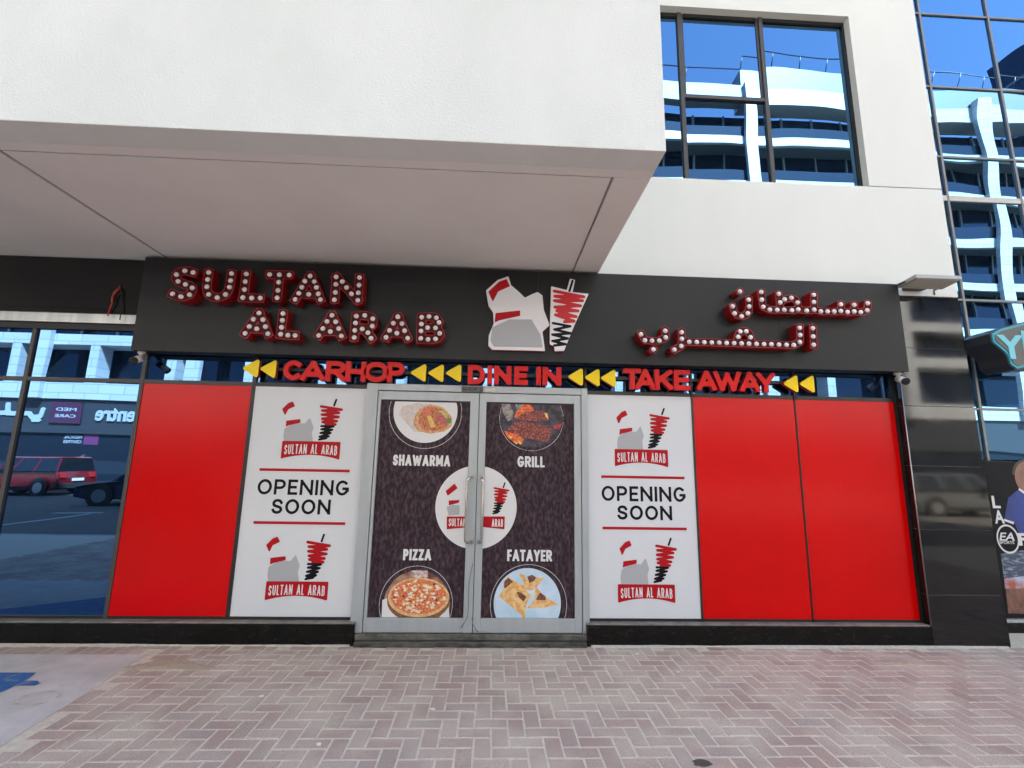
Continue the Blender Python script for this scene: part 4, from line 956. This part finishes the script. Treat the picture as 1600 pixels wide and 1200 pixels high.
# ------------------------------------------------------------------ glass tower to the right
TY = 0.35
tower = thing('glass_tower', (9, 1, 0), 'blue glass office tower at the right with slim grey mullions', 'building')
box('tower_core', 4.95, 24, TY + .05, 14, 0.0, 22, dark_in, tower)
tmx = [XR + .012, P(1452, 133, TY)[0], P(1562, 140, TY)[0], P(1562, 140, TY)[0] + 1.05, P(1562, 140, TY)[0] + 2.1, 11.0]
rows = [P(1560, v, TY)[2] for v in (720, 640, 471, 314, 250, 142, 30)]
rows = rows + [rows[-1] + 1.15 * k for k in range(1, 13)]
gm = mat('tower_mullion', (0.20, 0.20, 0.20), 0.4, metal=0.6)
for a, b in zip(rows[:-1], rows[1:]):
    for c_, d_ in zip(tmx[:-1], tmx[1:]):
        box('pane', c_ + .012, d_ - .012, TY, TY + .03, a + .012, b - .012, up_glass, tower)
for c_ in tmx[1:]: box('mullion', c_ - .014, c_ + .014, TY - .02, TY + .045, rows[0], rows[-1], gm, tower)
for k, a in enumerate(rows[1:]):
    for c_, d_ in zip(tmx[:-1], tmx[1:]):
        t = .035 if k in (2,) else .013
        box('transom', c_ + (.015 if c_ != tmx[0] else 0), d_ - .015, TY - .018, TY + .044, a - t, a + t * .9, (mat('tower_band', (0.55, 0.53, 0.49), 0.5) if k == 2 else gm), tower)
box('base_plinth', XR + .03, 11, TY - .05, TY + .049, -.1, P(1590, 972, TY)[2], granite_dusty, tower, .004)
box('base_rail', XR + .03, 11, TY - .045, TY + .04, P(1590, 971, TY)[2], P(1590, 966, TY)[2], alu, tower)
box('base_wall', XR + .03, 11, TY + .01, TY + .049, P(1590, 965, TY)[2], rows[0] - .001, dark_in, tower)
# game poster on the tower's ground floor
gx0 = P(1541, 720, TY - .01)[0] - .04; gz0, gz1 = P(1575, 965, TY)[2], P(1560, 722, TY)[2]
gp = thing('window_poster', (gx0 + .9, TY, gz0), 'dark sports poster with a player in blue at the right edge', 'poster')
box('sheet', gx0, gx0 + 1.8, TY - .012, TY + .008, gz0, gz1, mat('poster_dark', (0.006, 0.0055, 0.007), 0.55, spec=0.15, var=(0.012, 0.010, 0.012), vscale=2), gp)
gy = TY - .0125
def pg(pts, dx=0): return [tuple(P(1520 + u / 3.871, 700 + v / 3.871, gy)[[0, 2]]) for u, v in pts]
skin = mat('print_skin', (0.30, 0.15, 0.10), 0.45, var=(0.20, 0.095, 0.065), vscale=7)
poly_flat('print_shirt', pg([(190, 435), (215, 300), (285, 245), (310, 250), (420, 250), (520, 300), (540, 460), (420, 480), (400, 520), (280, 520), (250, 450)]), gy - .0003, mat('print_blue', (0.008, 0.025, 0.16), 0.4, var=(0.015, 0.05, 0.28), vscale=6), gp)
poly_flat('print_cuff', pg([(188, 428), (250, 448), (246, 462), (186, 440)]), gy - .0006, print_white, gp)
poly_flat('print_collar', pg([(280, 242), (330, 275), (380, 275), (430, 245), (440, 252), (385, 290), (325, 290), (276, 252)]), gy - .0006, print_white, gp)
f = ellipse(*pg([(345, 185)])[0], .17, .19)
sdf_obj('print_head', f, .01, gy - .0004, None, skin, gp)
sdf_obj('print_hair', clip_z(ellipse(*pg([(335, 175)])[0], .18, .195), pg([(335, 165)])[0][1]), .01, gy - .0002, None, mat('print_hair', (0.05, 0.035, 0.03), 0.5), gp)
c0 = pg([(212, 550)])[0]
sdf_obj('logo_ring', band(ellipse(c0[0], c0[1], .125, .15), .016), .004, gy - .0012, None, print_white, gp)
sdf_obj('logo_ground', ellipse(c0[0], c0[1], .108, .133), .006, gy - .0009, None, print_black, gp)
a, b = pg([(160, 560), (245, 512)]); text_mesh('EA', a[0], b[0], a[1], b[1], gy - .0014, print_white, gp, bold=.02, shear=.25)
a, b = pg([(162, 580), (248, 563)]); text_mesh('SPORTS', a[0], b[0], a[1], b[1], gy - .0014, print_white, gp, bold=.015)
a, b = pg([(280, 590), (310, 515)]); text_mesh('F', a[0], a[0] + .10, a[1], b[1], gy - .0014, print_white, gp, bold=.04)
a, b = pg([(112, 460), (165, 290)]); text_mesh('L', gx0 + .03, gx0 + .12, b[1] - .13, b[1], gy - .0014, print_white, gp, bold=.03)
text_mesh('A', gx0 + .03, gx0 + .14, b[1] - .29, b[1] - .15, gy - .0014, print_white, gp, bold=.03)
poly_flat('print_stadium', pg([(168, 640), (420, 600), (420, 780), (190, 800)]), gy - .0003, mat('print_stadium', (0.05, 0.07, 0.12), 0.4, var=(0.5, 0.55, 0.62), vscale=14, ramp=(0.5, 0.75), vstretch=(1, 1, 4)), gp)
poly_flat('print_glow', pg([(190, 790), (420, 760), (420, 850), (195, 850)]), gy - .0005, mat('print_glow', (0.42, 0.10, 0.06), 0.4, var=(0.45, 0.55, 0.7), vscale=7), gp)
poly_flat('print_pitch', pg([(198, 850), (420, 850), (420, 1010), (215, 1000)]), gy - .0005, mat('print_pitch', (0.10, 0.05, 0.035), 0.4, var=(0.26, 0.12, 0.08), vscale=10), gp)
# teal shop sign standing out from the tower
ys = -0.25
def py(pts): return [tuple(P(1500 + u / 6.667, 460 + v / 6.667, ys)[[0, 2]]) for u, v in pts]
out = [(345, 420), (430, 370), (667, 310), (1000, 250), (1400, 260), (1400, 660), (1000, 720), (667, 745), (600, 760), (540, 720), (515, 640), (480, 590), (360, 490)]
f = poly_sdf(py(out), .012)
ye = thing('teal_sign', (P(1590, 540, ys)[0], ys, P(1590, 575, ys)[2]), 'projecting teal and grey shop sign beginning with YE at the right edge', 'shop sign')
sdf_obj('sign_body', inset(f, -.012), .012, ys + .012, ys + .30, mat('sign_shell', (0.03, 0.03, 0.035), 0.4), ye)
sdf_obj('sign_edge', f, .012, ys, ys + .0115, mat('sign_teal', (0.03, 0.38, 0.50), 0.35), ye)
sdf_obj('sign_face', inset(f, .022), .012, ys - .006, ys - .001, mat('sign_grey', (0.10, 0.10, 0.095), 0.4), ye)
a, b = py([(410, 690), (640, 430)]); tl = mat('sign_letters', (0.16, 0.58, 0.66), 0.35)
o = text_mesh('Y', a[0], b[0], a[1] + .02, b[1] - .0, ys - .0085, tl, ye, 'letter', bold=.03, depth=.004)
o = text_mesh('E', b[0] - .01, b[0] + .17, a[1] + .04, b[1] + .05, ys - .0085, tl, ye, 'letter', bold=.03, depth=.004)
box('sign_arm', P(1595, 520, ys)[0] + .2, P(1595, 520, ys)[0] + .3, ys + .31, TY - .021, P(1590, 540, ys)[2], P(1590, 530, ys)[2], black, ye)

# ------------------------------------------------------------------ across the street (seen in the glazing)
OYF = -25.0
H = lambda z: 1.592 + (z - 1.592) * 0.8317             # heights were read for a plane 6 m further back
def V(u, v, Y=25.0):
    q = P(u, v, Y); return q[0], q[2]
opp = thing('opposite_building', (0, OYF - 5, 0), 'white clad office block with deep balconies across the street, mirrored in the windows', 'building')
def clad(name, sc1=1.0):
    m = bpy.data.materials.new(name); m.use_nodes = True; nt = m.node_tree; b = nt.nodes['Principled BSDF']
    b.inputs['Roughness'].default_value = 0.4
    tc = nt.nodes.new('ShaderNodeNewGeometry'); mp = nt.nodes.new('ShaderNodeMapping'); mp.inputs['Rotation'].default_value = (math.radians(90), 0, 0)
    br = nt.nodes.new('ShaderNodeTexBrick'); br.inputs['Color1'].default_value = (0.42, 0.44, 0.46, 1); br.inputs['Color2'].default_value = (0.38, 0.40, 0.43, 1); br.inputs['Mortar'].default_value = (0.25, 0.26, 0.28, 1)
    br.inputs['Scale'].default_value = 1.0; br.inputs['Mortar Size'].default_value = 0.022; br.inputs['Brick Width'].default_value = 1.6; br.inputs['Row Height'].default_value = 0.55
    nt.links.new(tc.outputs['Position'], mp.inputs[0]); nt.links.new(mp.outputs[0], br.inputs['Vector']); nt.links.new(br.outputs['Color'], b.inputs['Base Color'])
    return m
cl = clad('white_cladding'); grey_clad = mat('grey_cladding', (0.13, 0.145, 0.16), 0.5); shopblack = mat('dark_shopfront', (0.03, 0.033, 0.04), 0.4)
XS = V(1172, 200)[0]                                     # step in the roofline
box('core', -70, 70, OYF - 16, OYF - 1.4, 0.0, H(33.4), dark_glass, opp)
box('shopfront', -70, 70, OYF - 1.39, OYF - .2, 0.0, H(3.35), dark_glass, opp)
box('sign_band', -70, 70, OYF - 1.39, OYF - .05, H(3.351), H(5.85), shopblack, opp)
box('cladding_band', -70, 70, OYF - 1.39, OYF + .1, H(5.851), H(7.05), cl, opp)
box('cladding_band', -70, 70, OYF - 1.39, OYF + .1, H(10.0), H(10.8), cl, opp)
for k in range(5):
    z = 29.4 - 4.1 * k
    box('balcony_band', -70, 70, OYF - .15, OYF + .1, H(z), H(z + .75), cl, opp)
    box('balcony_floor', -70, 70, OYF - 1.39, OYF - .151, H(z + .15), H(z + .4), mat('balcony_soffit', (0.10, 0.11, 0.12), 0.7), opp)
    box('balustrade', -70, 70, OYF - .02, OYF + .02, H(z + .751), H(z + 1.75), dark_glass, opp)
for k in range(60):
    x = -66 + 2.3 * k
    box('recess_mullion', x - .06, x + .06, OYF - 1.39, OYF - 1.25, H(10.81), H(33.4), mat('recess_grey', (0.16, 0.17, 0.18), 0.5), opp)
for k in range(-7, 8):
    x = XS + 9.2 * k
    box('pier', x - .42, x + .42, OYF + .1, OYF + .4, H(5.86), H(33.7 if k < 0 else 35.4), cl, opp)
for k in range(-16, 12):
    x = V(150, 550)[0] + 4.7 * k
    box('window_pier', x - .28, x + .28, OYF - 1.0, OYF + .08, H(7.051), H(9.999), cl, opp)
box('parapet', -70, XS - .6, OYF - .6, OYF + .1, H(33.41), H(35.3), grey_clad, opp)
box('parapet', XS - .55, 70, OYF - 1.2, OYF + .12, H(33.41), H(34.9), cl, opp)
box('roof_screen', XS - .55, 70, OYF - 1.19, OYF + .05, H(34.901), H(36.9), grey_clad, opp)
box('setback_storey', -50, XS - 2, OYF - 14, OYF - 7, H(33.41), H(38.0), grey_clad, opp)
box('setback_band', -50, XS - 2, OYF - 6.99, OYF - 6.9, H(34.2), H(35.4), mat('rust_band', (0.34, 0.20, 0.17), 0.6), opp)
for x0_, x1_ in ((-70, XS - .7), (XS - .5, 70)):
    zr = H(36.6) if x0_ < 0 else H(38.0)
    tube('roof_rail', [(x0_, OYF + .35, zr), (x1_, OYF + .35, zr)], .04, alu_dark, opp, 6)
    n = int((x1_ - x0_) / 2.2)
    for k in range(n): tube('rail_stay', [(x0_ + 2.2 * k, OYF + .35, zr), (x0_ + 2.2 * k, OYF - .1, zr - 1.1)], .04, alu_dark, opp, 4)
wl = mat('sign_white_letters', (0.34, 0.37, 0.40), 0.5); pur = mat('sign_purple', (0.06, 0.014, 0.04), 0.5)
medsign = thing('clinic_sign', (V(100, 645)[0], OYF, 4), 'MED CARE Medical Centre sign on the shopfront across the street', 'shop sign')
yb = OYF + .0
x0_, z1_ = V(82, 628); x1_, z0_ = V(125, 662)
box('logo_square', x0_, x1_, yb - .04, yb + .06, z0_, z1_, pur, medsign)
text_mesh('MED', x0_ + .3, x1_ - .3, (z0_ + z1_) / 2 + .1, z1_ - .35, yb + .065, wl, medsign, flip=True, bold=.02)
text_mesh('CARE', x0_ + .3, x1_ - .3, z0_ + .35, (z0_ + z1_) / 2 - .1, yb + .065, wl, medsign, flip=True, bold=.02)
a = V(150, 657); b = V(238, 635)
text_mesh('Centre', a[0], b[0], a[1], b[1], yb + .01, wl, medsign, flip=True, bold=.03, depth=.08)
text_mesh('Medical', b[0] + .8, b[0] + 5.5, a[1], b[1], yb + .01, wl, medsign, flip=True, bold=.03, depth=.08)
ar = [V(u, v) for u, v in [(66, 640), (62, 651), (48, 652), (44, 646), (34, 646), (20, 646), (8, 645), (-5, 646)]]
sd_ = union(stroke(ar, .13, .5), stroke([V(14, 632), V(13, 646)], .13, .5), stroke([V(60, 657), V(50, 657)], .10, .5))
o = sdf_obj('arabic_lettering', sd_, .06, yb + .02, yb - .04, wl, medsign)
for p in o.data.polygons: pass
o.data.flip_normals()
x0_, z1_ = V(128, 678); x1_, z0_ = V(150, 696)
box('window_logo', x0_, x1_, OYF - .199, OYF - .18, z0_, z1_, mat('sign_magenta', (0.13, 0.025, 0.09), 0.5), medsign)
a = V(92, 693); b = V(124, 681); text_mesh('MEDICAL', a[0], b[0], (a[1] + b[1]) / 2 + .05, b[1], OYF - .19, wl, medsign, flip=True, bold=.02); text_mesh('CENTRES', a[0], b[0], a[1], (a[1] + b[1]) / 2 - .05, OYF - .19, wl, medsign, flip=True, bold=.02)
# dark tower further along the street
dt = thing('distant_tower', (48, -44, 0), 'tall dark glass tower down the street, mirrored at the right edge', 'building')
dtx = V(1548, 60, 56)[0]
box('shaft', dtx, dtx + 26, -56, -32, 0, 65, dark_glass, dt)
for k in range(14): box('floor_band', dtx - .1, dtx + 26.1, -56.1, -31.9, 4 + 4.3 * k, 4.4 + 4.3 * k, mat('band_grey', (0.10, 0.12, 0.15), 0.5), dt)

def car(name, loc, rz, paintm, label, L=4.7, W=1.9, H=1.72, suv=True):
    o = thing(name, loc, label, 'car', 'cars on the street')
    def add(n, verts, faces, m): return mesh_obj(n, verts, faces, m, None, loc=(0, 0, 0))
    tyre = MATS.get('tyre') or mat('tyre', (0.015, 0.015, 0.015), 0.8); rim = mat('rim', (0.45, 0.45, 0.46), 0.3, metal=0.9); gl = MATS.get('car_glass') or mat('car_glass', (0.01, 0.012, 0.015), 0.05, spec=0.7)
    wh = 0.35; hb = 0.62 * H if suv else 0.60 * H; parts = []
    # body: side profile swept across the width with tumblehome
    prof = [(-.50 * L, .38), (-.495 * L, .75), (-.47 * L, hb), (-.20 * L, hb + .02), (.18 * L, hb), (.36 * L, hb - .10), (.47 * L, hb - .20), (.50 * L, .62), (.49 * L, .33), (.42 * L, .24), (-.44 * L, .24)]
    n = len(prof); ys_ = [(-.5 * W + .06, .94), (-.5 * W, 1.0), (.5 * W, 1.0), (.5 * W - .06, .94)]
    v = []; fs = []
    for k, (yy, s) in enumerate([(-.5 * W + .09, .97), (-.5 * W, .985), (-.5 * W + .0, 1), (.5 * W, 1), (.5 * W, .985), (.5 * W - .09, .97)]):
        for x, z in prof: v.append((x * s, yy, .24 + (z - .24) * (0.96 if k in (0, 5) else 1)))
    for k in range(5):
        for i in range(n):
            i2 = (i + 1) % n; fs.append((k * n + i, k * n + i2, (k + 1) * n + i2, (k + 1) * n + i))
    fs.append(tuple(range(n))[::-1]); fs.append(tuple(5 * n + i for i in range(n)))
    parts.append(add('body', v, fs, paintm))
    rx0, rx1 = (-.46 * L, .10 * L) if suv else (-.36 * L, .08 * L); bx0, bx1 = (-.475 * L, .22 * L) if suv else (-.45 * L, .24 * L)
    w0, w1 = .47 * W, .39 * W
    v = [(bx0, -w0, hb), (bx1, -w0, hb), (bx1, w0, hb), (bx0, w0, hb), (rx0, -w1, H - .05), (rx1, -w1, H - .05), (rx1, w1, H - .05), (rx0, w1, H - .05)]
    parts.append(add('windows', v, [(0, 1, 5, 4), (1, 2, 6, 5), (2, 3, 7, 6), (3, 0, 4, 7)], gl))
    v = [(rx0 - .03, -w1 - .02, H - .06), (rx1 + .05, -w1 - .02, H - .06), (rx1 + .05, w1 + .02, H - .06), (rx0 - .03, w1 + .02, H - .06), (rx0 + .1, -w1 + .1, H), (rx1 - .1, -w1 + .1, H), (rx1 - .1, w1 - .1, H), (rx0 + .1, w1 - .1, H)]
    parts.append(add('roof', v, [(3, 2, 1, 0), (4, 5, 6, 7), (0, 1, 5, 4), (1, 2, 6, 5), (2, 3, 7, 6), (3, 0, 4, 7)], paintm))
    for sx in (-.31 * L, .31 * L):
        for sy in (-1, 1):
            parts.append(cyl('wheel', (sx, sy * (.5 * W - .10), wh), wh, (0, 1, 0), .24, tyre)); r_ = cyl('wheel_rim', (sx, sy * (.5 * W + .022), wh), wh * .66, (0, 1, 0), .02, rim); parts.append(r_)
    def pil(xa, xb, ta, tb, sy):
        def at(xb_, xt_, t): return (xb_ + (xt_ - xb_) * t, sy * (w0 + (w1 - w0) * t + .006), hb + (H - .05 - hb) * t)
        return [at(xa, ta, 0), at(xb, tb, 0), at(xb, tb, 1), at(xa, ta, 1)]
    for sy in (-1, 1):
        for fr_ in (.0, .36, .70, .94):
            xa = bx0 + (bx1 - bx0) * fr_; ta = rx0 + (rx1 - rx0) * fr_
            p4 = pil(xa, xa + .09, ta, ta + .09, sy); parts.append(add('pillar', p4 + [(x, y - sy * .03, z) for x, y, z in p4], [(0, 1, 2, 3), (7, 6, 5, 4), (0, 4, 5, 1), (1, 5, 6, 2), (2, 6, 7, 3), (3, 7, 4, 0)], paintm))
        parts.append(box('sill_trim', -.20 * L, .20 * L, sy * (.5 * W + .012) - .015, sy * (.5 * W + .012) + .015, .26, .40, tyre))
        parts.append(box('mirror', .12 * L, .16 * L, sy * (.5 * W + .08) - .09, sy * (.5 * W + .08) + .09, hb + .02, hb + .17, paintm))
        for sx in (-.31 * L, .31 * L): parts.append(cyl('wheel_arch', (sx, sy * (.5 * W - .012), wh + .02), wh + .09, (0, 1, 0), .03, tyre))
    parts.append(box('rear_bumper', -.512 * L, -.45 * L, -.47 * W, .47 * W, .30, .52, tyre, None, .02))
    tl_ = mat('tail_lamp', (0.5, 0.02, 0.02), 0.2); hl = mat('head_lamp', (0.7, 0.7, 0.72), 0.1)
    for sy in (-1, 1):
        c_ = box('tail_light', -.505 * L, -.47 * L, sy * .36 * W - .12, sy * .36 * W + .12, hb - .28, hb - .08, tl_); parts.append(c_)
        c_ = box('headlight', .455 * L, .487 * L, sy * .36 * W - .14, sy * .36 * W + .14, hb - .36, hb - .22, hl); parts.append(c_)
    parts.append(box('number_plate', -.508 * L, -.49 * L, -.26, .26, .62, .74, mat('plate_white', (0.7, 0.7, 0.7), 0.5)))
    for q in parts: q.parent = o
    o.rotation_euler.z = rz
    return o
q = G(40, 768); car('parked_car', (q[0] + .2, -19.0, -.115), math.radians(186), mat('car_red', (0.13, 0.004, 0.008), 0.2, coat=0.6), 'dark red SUV across the street, mirrored in the left window')
q = G(190, 782); car('parked_car', (q[0] + 1.6, -q[1] + .5, -.115), math.radians(176), mat('car_blue', (0.012, 0.025, 0.075), 0.2, coat=0.6), 'dark blue saloon across the street, mirrored beside the red panel', 4.5, 1.8, 1.46, False)
q = G(1484, 800); car('parked_car', (q[0], -q[1], -.115), math.radians(4), mat('car_grey', (0.12, 0.125, 0.13), 0.25, coat=0.5), 'grey SUV out on the street, mirrored in the granite column')
# pedestrian in a long black robe on the far pavement
def person(loc, label):
    o = thing('person', loc, label, 'person')
    rings = [(0, .26, .22), (.25, .25, .2), (.6, .22, .18), (.95, .21, .17), (1.2, .23, .16), (1.36, .22, .14), (1.42, .13, .11), (1.47, .085, .09), (1.52, .10, .11), (1.60, .105, .12), (1.68, .095, .11), (1.735, .05, .06), (1.745, .01, .01)]
    N = 16; v = []; fs = []
    for z, rx, ry in rings:
        for k in range(N):
            a = 2 * math.pi * k / N; v.append((rx * math.cos(a), ry * math.sin(a), z))
    for r in range(len(rings) - 1):
        for k in range(N): fs.append((r * N + k, r * N + (k + 1) % N, (r + 1) * N + (k + 1) % N, (r + 1) * N + k))
    fs.append(tuple(range(N))[::-1]); fs.append(tuple((len(rings) - 1) * N + k for k in range(N)))
    b = mesh_obj('body', v, fs, mat('black_robe', (0.008, 0.008, 0.010), 0.8), None, loc=(0, 0, 0), smooth=True); b.parent = o
    for s in (-1, 1):
        t = tube('sleeve', [(s * .2, 0, 1.33), (s * .27, .04, 1.1), (s * .25, .14, .88)], .055, MATS['black_robe'], None, 8); t.parent = o
    f_ = mesh_obj('face', [(.06 * math.cos(a * .524), .117, 1.60 + .075 * math.sin(a * .524)) for a in range(12)], [tuple(range(12))], skin, None, loc=(0, 0, 0)); f_.parent = o
    return o
q = G(166, 756); person((q[0] + 2.4, -22.4, 0.0), 'person in a long black robe walking on the far pavement')
